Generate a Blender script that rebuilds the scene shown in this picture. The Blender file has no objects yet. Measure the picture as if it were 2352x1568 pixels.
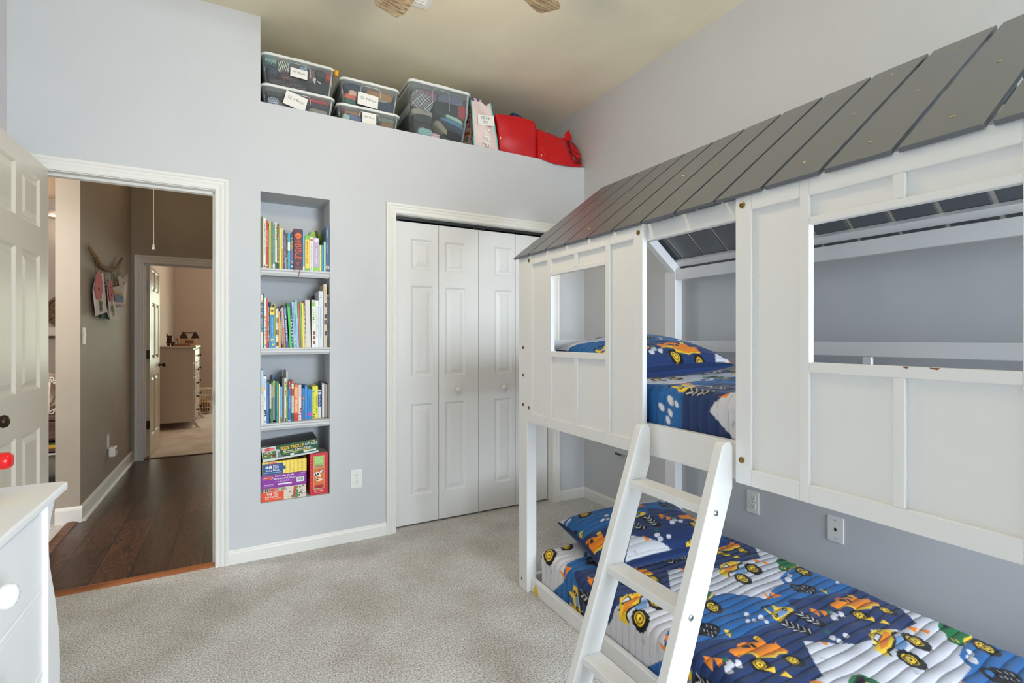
import bpy, bmesh, math, random
import numpy as np
from mathutils import Vector, Matrix, noise
R = math.radians
rnd = random.Random(7)
SC = bpy.context.scene
COL = SC.collection

# ------------------------------------------------------------------ materials
def lin(c):
    return tuple(((v/255)/12.92 if v/255 <= .04045 else ((v/255+.055)/1.055)**2.4) for v in c)
MATS = {}
def newmat(name):
    m = bpy.data.materials.new(name); m.use_nodes = True
    nt = m.node_tree; nt.nodes.clear()
    o = nt.nodes.new('ShaderNodeOutputMaterial'); b = nt.nodes.new('ShaderNodeBsdfPrincipled')
    nt.links.new(b.outputs[0], o.inputs[0])
    return m, nt, b
def N(nt, t, **kw):
    n = nt.nodes.new(t)
    for k, v in kw.items():
        if k in n.inputs: n.inputs[k].default_value = v
        else: setattr(n, k, v)
    return n
def coords(nt, scale=(1,1,1), rot=(0,0,0)):
    t = nt.nodes.new('ShaderNodeTexCoord'); mp = nt.nodes.new('ShaderNodeMapping')
    mp.inputs['Scale'].default_value = scale; mp.inputs['Rotation'].default_value = rot
    nt.links.new(t.outputs['Object'], mp.inputs[0]); return mp.outputs[0]
def addbump(nt, b, vec, scale, strength, dist=.002, detail=3):
    n = N(nt, 'ShaderNodeTexNoise', Scale=scale, Detail=detail); nt.links.new(vec, n.inputs['Vector'])
    bp = N(nt, 'ShaderNodeBump', Strength=strength, Distance=dist)
    nt.links.new(n.outputs['Fac'], bp.inputs['Height']); nt.links.new(bp.outputs[0], b.inputs['Normal'])
    return n
def M(rgb, rough=.5, metal=0., bump=None, var=None, spec=.5, name=None):
    """plain painted / plastic / cloth colour; rgb is sRGB 0-255"""
    key = (rgb, rough, metal, bump, var, spec)
    if key in MATS: return MATS[key]
    m, nt, b = newmat(name or 'colour')
    c = lin(rgb)
    b.inputs['Base Color'].default_value = (*c, 1); b.inputs['Roughness'].default_value = rough
    b.inputs['Metallic'].default_value = metal; b.inputs['Specular IOR Level'].default_value = spec
    v = coords(nt)
    if bump: addbump(nt, b, v, *bump)
    if var:
        n = N(nt, 'ShaderNodeTexNoise', Scale=var[0], Detail=4); nt.links.new(v, n.inputs['Vector'])
        r = N(nt, 'ShaderNodeValToRGB'); a = var[1]
        r.color_ramp.elements[0].position = .3; r.color_ramp.elements[1].position = .7
        r.color_ramp.elements[0].color = (*[x*(1-a) for x in c], 1); r.color_ramp.elements[1].color = (*[min(1, x*(1+a)) for x in c], 1)
        nt.links.new(n.outputs['Fac'], r.inputs[0]); nt.links.new(r.outputs[0], b.inputs['Base Color'])
    MATS[key] = m; return m
WALL = M((203,205,208), .75, bump=(55, .12, .003), var=(2.5, .015), name='wall_paint')
HALLW = M((166,156,141), .6, bump=(45, .12, .003), var=(3, .05), name='hall_paint')
FARW = M((176,160,148), .7, bump=(45, .1, .003), name='far_room_paint')
CEIL = M((228,219,194), .85, bump=(30, .3, .004), var=(3.2, .05), name='ceiling_paint')
TRIM = M((232,231,226), .4, bump=(25, .05, .001), name='trim_paint')
BEDW = M((236,236,236), .38, bump=(18, .06, .001), name='bed_white_paint')
DRESSW = M((238,240,243), .35, name='dresser_white_paint')
PLASTICW = M((236,236,232), .4, name='white_plastic')
BLACK = M((18,18,20), .5); DARK = M((35,33,32), .6)
BRASS = M((150,118,66), .35, .9, name='brass'); STEEL = M((170,172,172), .3, .9, name='steel')
BRONZE = M((62,50,40), .35, .8, name='bronze'); PAPER = M((238,236,230), .8); PAGES = M((225,218,200), .85, name='page_edges')

def carpet_mat(name, a, bcol, scale=230):
    m, nt, b = newmat(name); v = coords(nt)
    n1 = N(nt, 'ShaderNodeTexNoise', Scale=scale, Detail=5, Roughness=.75); nt.links.new(v, n1.inputs['Vector'])
    n2 = N(nt, 'ShaderNodeTexNoise', Scale=3.2, Detail=3); nt.links.new(v, n2.inputs['Vector'])
    r = N(nt, 'ShaderNodeValToRGB'); r.color_ramp.elements[0].position = .38; r.color_ramp.elements[1].position = .62
    r.color_ramp.elements[0].color = (*lin(a), 1); r.color_ramp.elements[1].color = (*lin(bcol), 1)
    nt.links.new(n1.outputs['Fac'], r.inputs[0])
    mx = N(nt, 'ShaderNodeMix', data_type='RGBA', blend_type='MULTIPLY'); mx.inputs['Factor'].default_value = 1
    r2 = N(nt, 'ShaderNodeValToRGB'); r2.color_ramp.elements[0].position = .32; r2.color_ramp.elements[1].position = .6
    r2.color_ramp.elements[0].color = (.80,.77,.74,1); r2.color_ramp.elements[1].color = (1,1,1,1)
    nt.links.new(n2.outputs['Fac'], r2.inputs[0]); nt.links.new(r.outputs[0], mx.inputs['A']); nt.links.new(r2.outputs[0], mx.inputs['B'])
    nt.links.new(mx.outputs['Result'], b.inputs['Base Color']); b.inputs['Roughness'].default_value = .95; b.inputs['Specular IOR Level'].default_value = .1
    bp = N(nt, 'ShaderNodeBump', Strength=.6, Distance=.006); nt.links.new(n1.outputs['Fac'], bp.inputs['Height']); nt.links.new(bp.outputs[0], b.inputs['Normal'])
    return m
CARPET = carpet_mat('carpet', (148,144,140), (253,252,250), 150)
FARCARPET = carpet_mat('far_carpet', (165,152,144), (250,240,232), 110)

def wood_floor_mat():
    m, nt, b = newmat('dark_plank_floor')
    v = coords(nt, (1,1,1), (0,0,R(90)))
    br = N(nt, 'ShaderNodeTexBrick', Scale=1.0); br.offset = .37
    br.inputs['Brick Width'].default_value = 1.25; br.inputs['Row Height'].default_value = .165; br.inputs['Mortar Size'].default_value = .0035
    br.inputs['Color1'].default_value = (*lin((84,53,37)), 1); br.inputs['Color2'].default_value = (*lin((60,38,27)), 1); br.inputs['Mortar'].default_value = (*lin((26,18,15)), 1)
    nt.links.new(v, br.inputs['Vector'])
    g = coords(nt, (7, 1.0, 1)); n = N(nt, 'ShaderNodeTexNoise', Scale=1.6, Detail=2.5, Distortion=.5); nt.links.new(g, n.inputs['Vector'])
    w = N(nt, 'ShaderNodeMath', operation='MULTIPLY'); w.inputs[1].default_value = 15; nt.links.new(n.outputs['Fac'], w.inputs[0])
    f = N(nt, 'ShaderNodeMath', operation='PINGPONG'); f.inputs[1].default_value = .5; nt.links.new(w.outputs[0], f.inputs[0])
    r = N(nt, 'ShaderNodeValToRGB'); r.color_ramp.elements[0].color = (.38,.36,.34,1); r.color_ramp.elements[1].color = (1.35,1.28,1.22,1)
    r.color_ramp.elements[1].position = .45; nt.links.new(f.outputs[0], r.inputs[0])
    mx = N(nt, 'ShaderNodeMix', data_type='RGBA', blend_type='MULTIPLY'); mx.inputs['Factor'].default_value = 1
    nt.links.new(br.outputs['Color'], mx.inputs['A']); nt.links.new(r.outputs[0], mx.inputs['B']); nt.links.new(mx.outputs['Result'], b.inputs['Base Color'])
    b.inputs['Roughness'].default_value = .3
    bp = N(nt, 'ShaderNodeBump', Strength=.06, Distance=.001); nt.links.new(f.outputs[0], bp.inputs['Height']); nt.links.new(bp.outputs[0], b.inputs['Normal'])
    return m
WOODF = wood_floor_mat()
def grain_mat(name, c1, c2, scale=(1,14,14), rough=.5):
    m, nt, b = newmat(name); v = coords(nt, scale)
    n = N(nt, 'ShaderNodeTexNoise', Scale=3, Detail=6, Distortion=.8); nt.links.new(v, n.inputs['Vector'])
    r = N(nt, 'ShaderNodeValToRGB'); r.color_ramp.elements[0].position = .35; r.color_ramp.elements[1].position = .68
    r.color_ramp.elements[0].color = (*lin(c1), 1); r.color_ramp.elements[1].color = (*lin(c2), 1)
    nt.links.new(n.outputs['Fac'], r.inputs[0]); nt.links.new(r.outputs[0], b.inputs['Base Color']); b.inputs['Roughness'].default_value = rough
    return m
OAK = grain_mat('oak_strip', (120,66,30), (165,98,48))
BLADE = grain_mat('weathered_blade', (105,88,66), (196,178,146), (2.2,40,40), .6)
DKWOOD = grain_mat('console_wood', (74,54,48), (112,84,76))
BRANCH = grain_mat('driftwood', (100,76,48), (170,140,98), (20,20,20), .8)
WICKER = M((120,98,74), .8, bump=(120, .8, .01), var=(60, .45), name='wicker')
ROOF = M((93,97,103), .28, bump=(14, .05, .001), var=(5, .03), spec=.95, name='grey_roof_paint')
PLAIDS = {}
def plaid(name, base, s1, s2, s3, scale=38, rot=.3):
    """woven check from three crossing sets of stripes"""
    m, nt, b = newmat(name); v = coords(nt, (scale,)*3, (.2, rot, .35))
    sx = N(nt, 'ShaderNodeSeparateXYZ'); nt.links.new(v, sx.inputs[0])
    def stripe(out, per, th):
        a = N(nt, 'ShaderNodeMath', operation='PINGPONG'); a.inputs[1].default_value = per; nt.links.new(out, a.inputs[0])
        t = N(nt, 'ShaderNodeMath', operation='GREATER_THAN'); t.inputs[1].default_value = per*th; nt.links.new(a.outputs[0], t.inputs[0]); return t.outputs[0]
    cur = None
    for out, c, per, th, f in ((sx.outputs[0], s1, .5, .5, .6), (sx.outputs[2], s1, .5, .5, .6), (sx.outputs[0], s2, .5, .9, .9), (sx.outputs[2], s2, .5, .9, .9), (sx.outputs[2], s3, 1., .93, 1.)):
        mx = N(nt, 'ShaderNodeMix', data_type='RGBA'); st = stripe(out, per, th)
        k = N(nt, 'ShaderNodeMath', operation='MULTIPLY'); k.inputs[1].default_value = f; nt.links.new(st, k.inputs[0]); nt.links.new(k.outputs[0], mx.inputs['Factor'])
        if cur is None: mx.inputs['A'].default_value = (*lin(base), 1)
        else: nt.links.new(cur, mx.inputs['A'])
        mx.inputs['B'].default_value = (*lin(c), 1); cur = mx.outputs['Result']
    nt.links.new(cur, b.inputs['Base Color']); b.inputs['Roughness'].default_value = .9; return m
def stripes(name, c1, c2, scale=120, axis=0):
    m, nt, b = newmat(name); v = coords(nt, (scale,)*3, (.3,.2,.5))
    sx = N(nt, 'ShaderNodeSeparateXYZ'); nt.links.new(v, sx.inputs[0])
    a = N(nt, 'ShaderNodeMath', operation='PINGPONG'); a.inputs[1].default_value = .5; nt.links.new(sx.outputs[axis], a.inputs[0])
    t = N(nt, 'ShaderNodeMath', operation='GREATER_THAN'); t.inputs[1].default_value = .25; nt.links.new(a.outputs[0], t.inputs[0])
    mx = N(nt, 'ShaderNodeMix', data_type='RGBA'); nt.links.new(t.outputs[0], mx.inputs['Factor'])
    mx.inputs['A'].default_value = (*lin(c1), 1); mx.inputs['B'].default_value = (*lin(c2), 1)
    nt.links.new(mx.outputs['Result'], b.inputs['Base Color']); b.inputs['Roughness'].default_value = .9; return m
def clear_mat(name, tint, opac, rough=.15):
    m = bpy.data.materials.new(name); m.use_nodes = True; nt = m.node_tree; nt.nodes.clear()
    o = nt.nodes.new('ShaderNodeOutputMaterial'); t = N(nt, 'ShaderNodeBsdfTransparent'); p = N(nt, 'ShaderNodeBsdfPrincipled')
    t.inputs[0].default_value = (.97,.98,.98,1)
    p.inputs['Base Color'].default_value = (*lin(tint), 1); p.inputs['Roughness'].default_value = rough
    mx = N(nt, 'ShaderNodeMixShader'); fr = N(nt, 'ShaderNodeFresnel', IOR=1.3); ad = N(nt, 'ShaderNodeMath', operation='ADD'); ad.inputs[1].default_value = opac
    nt.links.new(fr.outputs[0], ad.inputs[0]); nt.links.new(ad.outputs[0], mx.inputs[0]); nt.links.new(t.outputs[0], mx.inputs[1]); nt.links.new(p.outputs[0], mx.inputs[2]); nt.links.new(mx.outputs[0], o.inputs[0])
    return m
CLEARP = clear_mat('clear_plastic', (205,212,212), .055); GLASS = clear_mat('window_glass', (230,240,240), .01, .02)
def emit_mat(name, rgb, s):
    m, nt, b = newmat(name); b.inputs['Base Color'].default_value = (*lin(rgb), 1)
    b.inputs['Emission Color'].default_value = (*lin(rgb), 1); b.inputs['Emission Strength'].default_value = s; return m

# ------------------------------------------------------------------ mesh builder
def wloc(o):
    v = Vector((0,0,0))
    while o: v += o.location; o = o.parent
    return v
def rotm(axis, deg): return Matrix.Rotation(R(deg), 3, axis)
class MB:
    def __init__(s): s.v = []; s.f = []; s.m = []
    def add(s, vs, fs, mi=0):
        o = len(s.v); s.v += [tuple(v) for v in vs]; s.f += [tuple(i+o for i in f) for f in fs]; s.m += [mi]*len(fs)
    def box(s, x0, x1, y0, y1, z0, z1, mi=0):
        s.add([(x,y,z) for x in (x0,x1) for y in (y0,y1) for z in (z0,z1)], [(0,1,3,2),(4,6,7,5),(0,4,5,1),(2,3,7,6),(0,2,6,4),(1,5,7,3)], mi); return s
    def obox(s, c, size, rm, mi=0):
        hx, hy, hz = [q/2 for q in size]; c = Vector(c)
        s.add([c + rm @ Vector((x,y,z)) for x in (-hx,hx) for y in (-hy,hy) for z in (-hz,hz)], [(0,1,3,2),(4,6,7,5),(0,4,5,1),(2,3,7,6),(0,2,6,4),(1,5,7,3)], mi); return s
    def prism(s, poly, axis, a0, a1, mi=0):
        n = len(poly)
        def P(p, a): return {'x': (a,p[0],p[1]), 'y': (p[0],a,p[1]), 'z': (p[0],p[1],a)}[axis]
        vs = [P(p,a0) for p in poly] + [P(p,a1) for p in poly]
        s.add(vs, [tuple(range(n)), tuple(range(2*n-1, n-1, -1))] + [(i,(i+1)%n,n+(i+1)%n,n+i) for i in range(n)], mi); return s
    def tube(s, pts, r, n=8, mi=0, closed=False):
        pts = [Vector(p) for p in pts]; k = len(pts); rs = r if isinstance(r, (list,tuple)) else [r]*k
        rings = []; prev = None
        for i, p in enumerate(pts):
            a = pts[(i-1)%k] if (i or closed) else p; b = pts[(i+1)%k] if (i < k-1 or closed) else p
            t = (b-a).normalized()
            if prev is None:
                u = t.orthogonal().normalized()
            else:
                u = (prev - t*prev.dot(t)).normalized()
            prev = u; w = t.cross(u)
            rings.append([p + (u*math.cos(2*math.pi*j/n) + w*math.sin(2*math.pi*j/n))*rs[i] for j in range(n)])
        vs = [q for r_ in rings for q in r_]; fs = []
        for i in range(k if closed else k-1):
            o, q = i*n, ((i+1)%k)*n
            fs += [(o+j, o+(j+1)%n, q+(j+1)%n, q+j) for j in range(n)]
        if not closed: fs += [tuple(range(n-1,-1,-1)), tuple(range((k-1)*n, k*n))]
        s.add(vs, fs, mi); return s
    def lathe(s, prof, origin, axis='z', n=20, mi=0):
        o = Vector(origin)
        ax = {'z': Vector((0,0,1)), 'x': Vector((1,0,0)), 'y': Vector((0,1,0)), '-x': Vector((-1,0,0)), '-y': Vector((0,-1,0)), '-z': Vector((0,0,-1))}.get(axis if isinstance(axis, str) else '', axis)
        ax = Vector(ax).normalized(); u = ax.orthogonal().normalized(); w = ax.cross(u)
        vs = []; fs = []
        for r_, h in prof:
            vs += [o + ax*h + (u*math.cos(2*math.pi*j/n) + w*math.sin(2*math.pi*j/n))*max(r_,1e-5) for j in range(n)]
        k = len(prof)
        for i in range(k-1): fs += [(i*n+j, i*n+(j+1)%n, (i+1)*n+(j+1)%n, (i+1)*n+j) for j in range(n)]
        fs += [tuple(range(n-1,-1,-1)), tuple(range((k-1)*n, k*n))]
        s.add(vs, fs, mi); return s
    def ball(s, c, rad, n=14, m=9, mi=0):
        c = Vector(c); rx, ry, rz = rad if isinstance(rad, (tuple,list)) else (rad,)*3
        vs = [c + Vector((rx*math.sin(math.pi*i/m)*math.cos(2*math.pi*j/n), ry*math.sin(math.pi*i/m)*math.sin(2*math.pi*j/n), rz*math.cos(math.pi*i/m))) for i in range(m+1) for j in range(n)]
        s.add(vs, [(i*n+j, (i+1)*n+j, (i+1)*n+(j+1)%n, i*n+(j+1)%n) for i in range(m) for j in range(n)], mi); return s
    def poly(s, pts, mi=0): s.add(pts, [tuple(range(len(pts)))], mi); return s
    def plate(s, pts, off, mi=0):
        """a thin sheet: outline pts thickened by the vector off"""
        n = len(pts); o = Vector(off); vs = [Vector(p) for p in pts] + [Vector(p)+o for p in pts]
        s.add(vs, [tuple(range(n)), tuple(range(2*n-1,n-1,-1))] + [(i,(i+1)%n,n+(i+1)%n,n+i) for i in range(n)], mi); return s
    def grid(s, P, nu, nv, mi=0, wrap=False):
        vs = [P(i, j) for i in range(nu) for j in range(nv)]
        fs = [(i*nv+j, (i+1)*nv+j, (i+1)*nv+j+1, i*nv+j+1) for i in range(nu-1) for j in range(nv-1)]
        s.add(vs, fs, mi); return s
    def text(s, body, origin, ux, uy, h, w=None, mi=0, bold=0., align='CENTER', lift=.0006):
        vs, fs, (x0, x1, y0, y1) = text_mesh(body, bold, align)
        if not fs: return s
        ux, uy, o = Vector(ux), Vector(uy), Vector(origin); nn = ux.cross(uy)*lift
        sy = h/(y1-y0); sx = sy if w is None else w/(x1-x0)
        if w is not None and abs(sx) > 1.6*sy: sx = 1.6*sy
        cx, cy = ((x0+x1)/2 if align == 'CENTER' else x0), (y0+y1)/2
        s.add([o + ux*((x-cx)*sx) + uy*((y-cy)*sy) + nn for x, y in vs], fs, mi); return s
    def build(s, name, mats, parent=None, bevel=0, smooth=False, local=False, sub=0, seg=2, recalc=True):
        me = bpy.data.meshes.new(name); off = Vector((0,0,0)) if (local or parent is None) else wloc(parent)
        me.from_pydata([Vector(v)-off for v in s.v], [], s.f)
        for m in (mats if isinstance(mats, (list,tuple)) else [mats]): me.materials.append(m)
        me.polygons.foreach_set('material_index', s.m)
        if recalc and len(s.f) < 60000:
            bm = bmesh.new(); bm.from_mesh(me); bmesh.ops.recalc_face_normals(bm, faces=bm.faces); bm.to_mesh(me); bm.free()
        if smooth: me.polygons.foreach_set('use_smooth', [True]*len(me.polygons))
        me.update()
        o = bpy.data.objects.new(name, me); COL.objects.link(o)
        if parent is not None: o.parent = parent
        if bevel:
            b = o.modifiers.new('bevel', 'BEVEL'); b.width = bevel; b.segments = seg; b.limit_method = 'ANGLE'; b.angle_limit = R(40)
        if sub:
            b = o.modifiers.new('sub', 'SUBSURF'); b.levels = sub; b.render_levels = sub
        return o
TXT = {}
def text_mesh(body, bold, align):
    key = (body, bold, align)
    if key in TXT: return TXT[key]
    cu = bpy.data.curves.new('t', 'FONT'); cu.body = body; cu.size = 1; cu.resolution_u = 2; cu.offset = bold; cu.align_x = align
    ob = bpy.data.objects.new('t', cu); COL.objects.link(ob)
    dg = bpy.context.evaluated_depsgraph_get(); me = bpy.data.meshes.new_from_object(ob.evaluated_get(dg))
    vs = [(v.co.x, v.co.y) for v in me.vertices]; fs = [tuple(p.vertices) for p in me.polygons]
    bpy.data.objects.remove(ob); bpy.data.curves.remove(cu); bpy.data.meshes.remove(me)
    bb = (min(v[0] for v in vs), max(v[0] for v in vs), min(v[1] for v in vs), max(v[1] for v in vs)) if vs else (0,1,0,1)
    TXT[key] = (vs, fs, bb); return TXT[key]
def tag(o, label, cat, group=None, kind=None):
    if label: o['label'] = label
    if cat: o['category'] = cat
    if group: o['group'] = group
    if kind: o['kind'] = kind
    return o
def thing(name, loc, label, cat, group=None, rz=0):
    o = bpy.data.objects.new(name, None); COL.objects.link(o); o.empty_display_size = .05
    o.location = loc; o.rotation_euler = (0,0,R(rz)); return tag(o, label, cat, group)
def struct(o, label=None):
    o['kind'] = 'structure'
    if label: o['label'] = label
    return o
def copy_tree(o, parent=None):
    c = o.copy(); COL.objects.link(c)
    if parent is not None: c.parent = parent
    for ch in o.children: copy_tree(ch, c)
    return c
# ------------------------------------------------------------------ room shell
YB, RW, LW, FW, CH = 3.137, 2.386, -.93, -2.7, 3.053
def cells(mb, axis, c0, c1, ub, zb, holes, mi=0):
    """slab with rectangular openings; axis 'y': u is x; axis 'x': u is y"""
    for u0, u1 in zip(ub, ub[1:]):
        for z0, z1 in zip(zb, zb[1:]):
            um, zm = (u0+u1)/2, (z0+z1)/2
            if any(h[0] < um < h[1] and h[2] < zm < h[3] for h in holes): continue
            if axis == 'y': mb.box(u0,u1,c0,c1,z0,z1,mi)
            else: mb.box(c0,c1,u0,u1,z0,z1,mi)
    return mb
def wall(name, axis, c0, c1, u0, u1, holes=(), z0=0, z1=CH, mat=WALL):
    ub = sorted({u0,u1,*[v for h in holes for v in h[:2] if u0 < v < u1]}); zb = sorted({z0,z1,*[v for h in holes for v in h[2:] if z0 < v < z1]})
    return struct(cells(MB(), axis, c0, c1, ub, zb, holes).build(name, mat))
NX0, NX1, NZ0, NZ1, NY = .116, .487, .309, 2.071, 3.386
CX0, CX1, CZ = .888, 2.083, 2.036
DX0, DX1, DZ = -.838, -.088, 2.062
LEDGE = 2.576
wall('wall_back', 'y', YB, YB+.12, -1.05, RW+.12, [(DX0,DX1,-1,DZ), (NX0,NX1,NZ0,NZ1), (CX0-.02,CX1+.02,-1,CZ+.02), (NX0,RW+.2,LEDGE,9)])
wall('wall_right', 'x', RW, RW+.12, FW-.12, 4.1)
W1 = (1.0, 2.3, .5, 2.25); W2 = (-2.1, -.6, .8, 2.1)
wall('wall_front', 'y', FW-.12, FW, LW-.12, RW+.12, [W1])
wall('wall_left', 'x', LW-.12, LW, FW-.12, YB, [W2])
# ledge (plant shelf above the closet)
s = MB().box(NX0, RW, YB+.001, 4.0, LEDGE-.1, LEDGE); struct(s.build('wall_ledge_floor', WALL))
s = MB().box(NX0-.12, NX0, YB+.12, 4.0, LEDGE, CH).box(NX0-.12, RW, 4.0, 4.1, LEDGE-.1, CH); struct(s.build('wall_ledge', WALL))
# book niche shell
s = MB().box(NX0-.03, NX0, YB+.12, NY, NZ0, NZ1).box(NX1, NX1+.03, YB+.12, NY, NZ0, NZ1).box(NX0-.03, NX1+.03, NY, NY+.03, NZ0-.03, NZ1+.03)
s.box(NX0-.03, NX1+.03, YB+.12, NY, NZ0-.03, NZ0).box(NX0-.03, NX1+.03, YB+.12, NY, NZ1, NZ1+.03); struct(s.build('wall_niche', WALL))
# closet interior shell (dark behind the bifold gap)
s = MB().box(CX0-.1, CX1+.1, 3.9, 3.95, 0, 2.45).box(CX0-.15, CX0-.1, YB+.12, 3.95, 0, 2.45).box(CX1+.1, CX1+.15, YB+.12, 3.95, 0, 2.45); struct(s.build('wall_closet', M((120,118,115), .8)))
struct(MB().box(-3.62, 2.6, FW-.12, 10.7, CH, CH+.1).build('ceiling', CEIL))
struct(MB().box(LW-.12, RW+.12, FW-.12, 3.168, -.1, 0).box(-.088, RW+.12, 3.168, 3.95, -.1, 0).build('floor', CARPET))
struct(MB().box(-.94, .0, 3.168, 6.262, -.1, 0).build('floor_hall', WOODF))
struct(MB().box(-3.62, -.94, 3.168, 6.6, -.1, 0).build('floor_side_room', CARPET))
struct(MB().box(-1.1, 2.6, 6.262, 10.7, -.1, 0).build('floor_far_room', FARCARPET))
# hall, side room and far room walls
wall('wall_hall_left', 'x', -1.056, -.928, 4.355, 6.223, mat=HALLW)
wall('wall_hall_right', 'x', -.002, .083, YB+.12, 6.223, mat=HALLW)
FY = 6.223; FX0, FX1, FZ = -.846, -.05, 2.02
wall('wall_hall_end', 'y', FY, FY+.12, -1.056, 2.6, [(FX0,FX1,-1,FZ)], mat=HALLW)
wall('wall_far_left', 'x', -1.07, -.952, FY+.12, 10.7, mat=FARW)
W3 = (-.22, .98, .75, 2.15)
wall('wall_far_back', 'y', 10.5, 10.62, -1.07, 2.6, [W3], mat=FARW)
wall('wall_far_right', 'x', 2.5, 2.62, FY+.12, 10.7, mat=FARW)
SIDEW = M((176,168,160), .7, bump=(40,.1,.003), name='side_room_paint')
wall('wall_side_back', 'y', 6.4, 6.5, -3.62, -1.056, mat=SIDEW)
wall('wall_side_left', 'x', -3.62, -3.5, YB, 6.5, mat=SIDEW)
wall('wall_side_front', 'y', YB, YB+.12, -3.62, -1.05, mat=SIDEW)
struct(MB().box(-3.5, -1.056, 5.95, 6.4, 2.40, 2.5).build('ceiling_soffit', SIDEW))

# ------------------------------------------------------------------ trim
CASP = [(0,.0),(0,.010),(.004,.012),(.010,.012),(.013,.008),(.020,.009),(.030,.013),(.034,.010),(.042,.011),(.046,.015),(.052,.017),(.060,.017),(.063,.012),(.063,0)]
def casing(name, x0, x1, ztop, yw, d, z0=0, mat=TRIM, prof=CASP):
    """mitred moulding round three sides of an opening in a wall of constant y; d = direction it stands proud"""
    mb = MB(); path = lambda a, t: [(x0-a, yw+d*t, z0), (x0-a, yw+d*t, ztop+a), (x1+a, yw+d*t, ztop+a), (x1+a, yw+d*t, z0)]
    L = [path(a, t) for a, t in prof]
    vs = [p for l in L for p in l]; n = len(L)
    fs = [(i*4+j, i*4+j+1, ((i+1)%n)*4+j+1, ((i+1)%n)*4+j) for i in range(n) for j in range(3)]
    fs += [tuple(i*4 for i in range(n)), tuple(i*4+3 for i in range(n-1,-1,-1))]
    mb.add(vs, fs); return struct(mb.build(name, mat))
casing('trim_1', -.822, -.1025, 2.046, YB, -1)
s = MB().box(DX0, -.818, YB, YB+.12, 0, 2.042).box(-.105, DX1, YB, YB+.12, 0, 2.042).box(DX0, DX1, YB, YB+.12, 2.042, DZ)
s.box(-.819, -.806, YB+.045, YB+.085, 0, 2.043).box(-.117, -.104, YB+.045, YB+.085, 0, 2.043).box(-.806, -.117, YB+.0455, YB+.0845, 2.030, 2.043)
struct(s.build('trim_2', TRIM))
casing('trim_3', -.822, -.1025, 2.046, YB+.12, 1, mat=TRIM)
casing('trim_4', CX0, CX1, 2.04, YB, -1)
s = MB().box(CX0-.02, CX0, YB, YB+.12, 0, CZ).box(CX1, CX1+.02, YB, YB+.12, 0, CZ).box(CX0-.02, CX1+.02, YB, YB+.12, CZ, CZ+.02); struct(s.build('trim_5', TRIM))
casing('trim_6', -.828, -.068, 2.003, FY, -1, mat=TRIM, prof=[(a*1.25, t) for a, t in CASP])
s = MB().box(FX0, -.828, FY, FY+.12, 0, 2.0).box(-.068, FX1, FY, FY+.12, 0, 2.0).box(FX0, FX1, FY, FY+.12, 2.0, FZ)
s.box(-.829, -.816, FY+.04, FY+.075, 0, 2.001).box(-.816, -.068, FY+.0405, FY+.0745, 1.988, 2.001); struct(s.build('trim_7', TRIM))
BP = [(0,0),(.013,0),(.013,.058),(.011,.066),(.006,.072),(.004,.077),(0,.077)]
def baseboard(name, axis, w, d, u0, u1, h=1., mat=TRIM, prof=BP):
    mb = MB(); poly = [(w+d*t, z*h) for t, z in prof]
    if axis == 'y': mb.prism([(p[0], p[1]) for p in poly], 'x', u0, u1)
    else: mb.prism(poly, 'y', u0, u1)
    return struct(mb.build(name, mat))
baseboard('baseboard_back', 'y', YB, -1, -.0395, CX0-.063)
baseboard('baseboard_back.001', 'y', YB, -1, CX1+.063, RW)
baseboard('baseboard_right', 'x', RW, -1, FW, YB)
baseboard('baseboard_left', 'x', LW, 1, FW, YB)
baseboard('baseboard_front', 'y', FW, 1, LW, RW)
HB = [(0,0),(.013,0),(.013,.085),(.010,.096),(.004,.108),(0,.108)]
baseboard('baseboard_hall', 'x', -.928, 1, 4.355, FY, prof=HB)
baseboard('baseboard_hall.001', 'y', 4.355, -1, -1.056, -.915, prof=HB)
baseboard('baseboard_far', 'y', 10.5, -1, -.952, 2.5, prof=HB)
struct(MB().prism([(-.915,0),(-.900,0),(-.902,.010),(-.907,.016),(-.915,.018)], 'y', 4.36, FY).build('trim_8', TRIM))
# wooden thresholds
struct(MB().prism([(3.142,0),(3.205,0),(3.205,.006),(3.165,.012),(3.146,.007)], 'x', -.818, -.105).build('trim_9', OAK))
struct(MB().prism([(-1.0,0),(-.935,0),(-.940,.008),(-.965,.014),(-.995,.008)], 'y', YB+.12, 4.345).build('trim_10', grain_mat('hall_strip', (84,52,36), (118,78,56))))
struct(MB().prism([(6.235,0),(6.285,0),(6.28,.007),(6.26,.011),(6.24,.007)], 'x', -.828, -.068).build('trim_11', grain_mat('dark_strip', (52,30,20), (84,50,32))))

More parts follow.
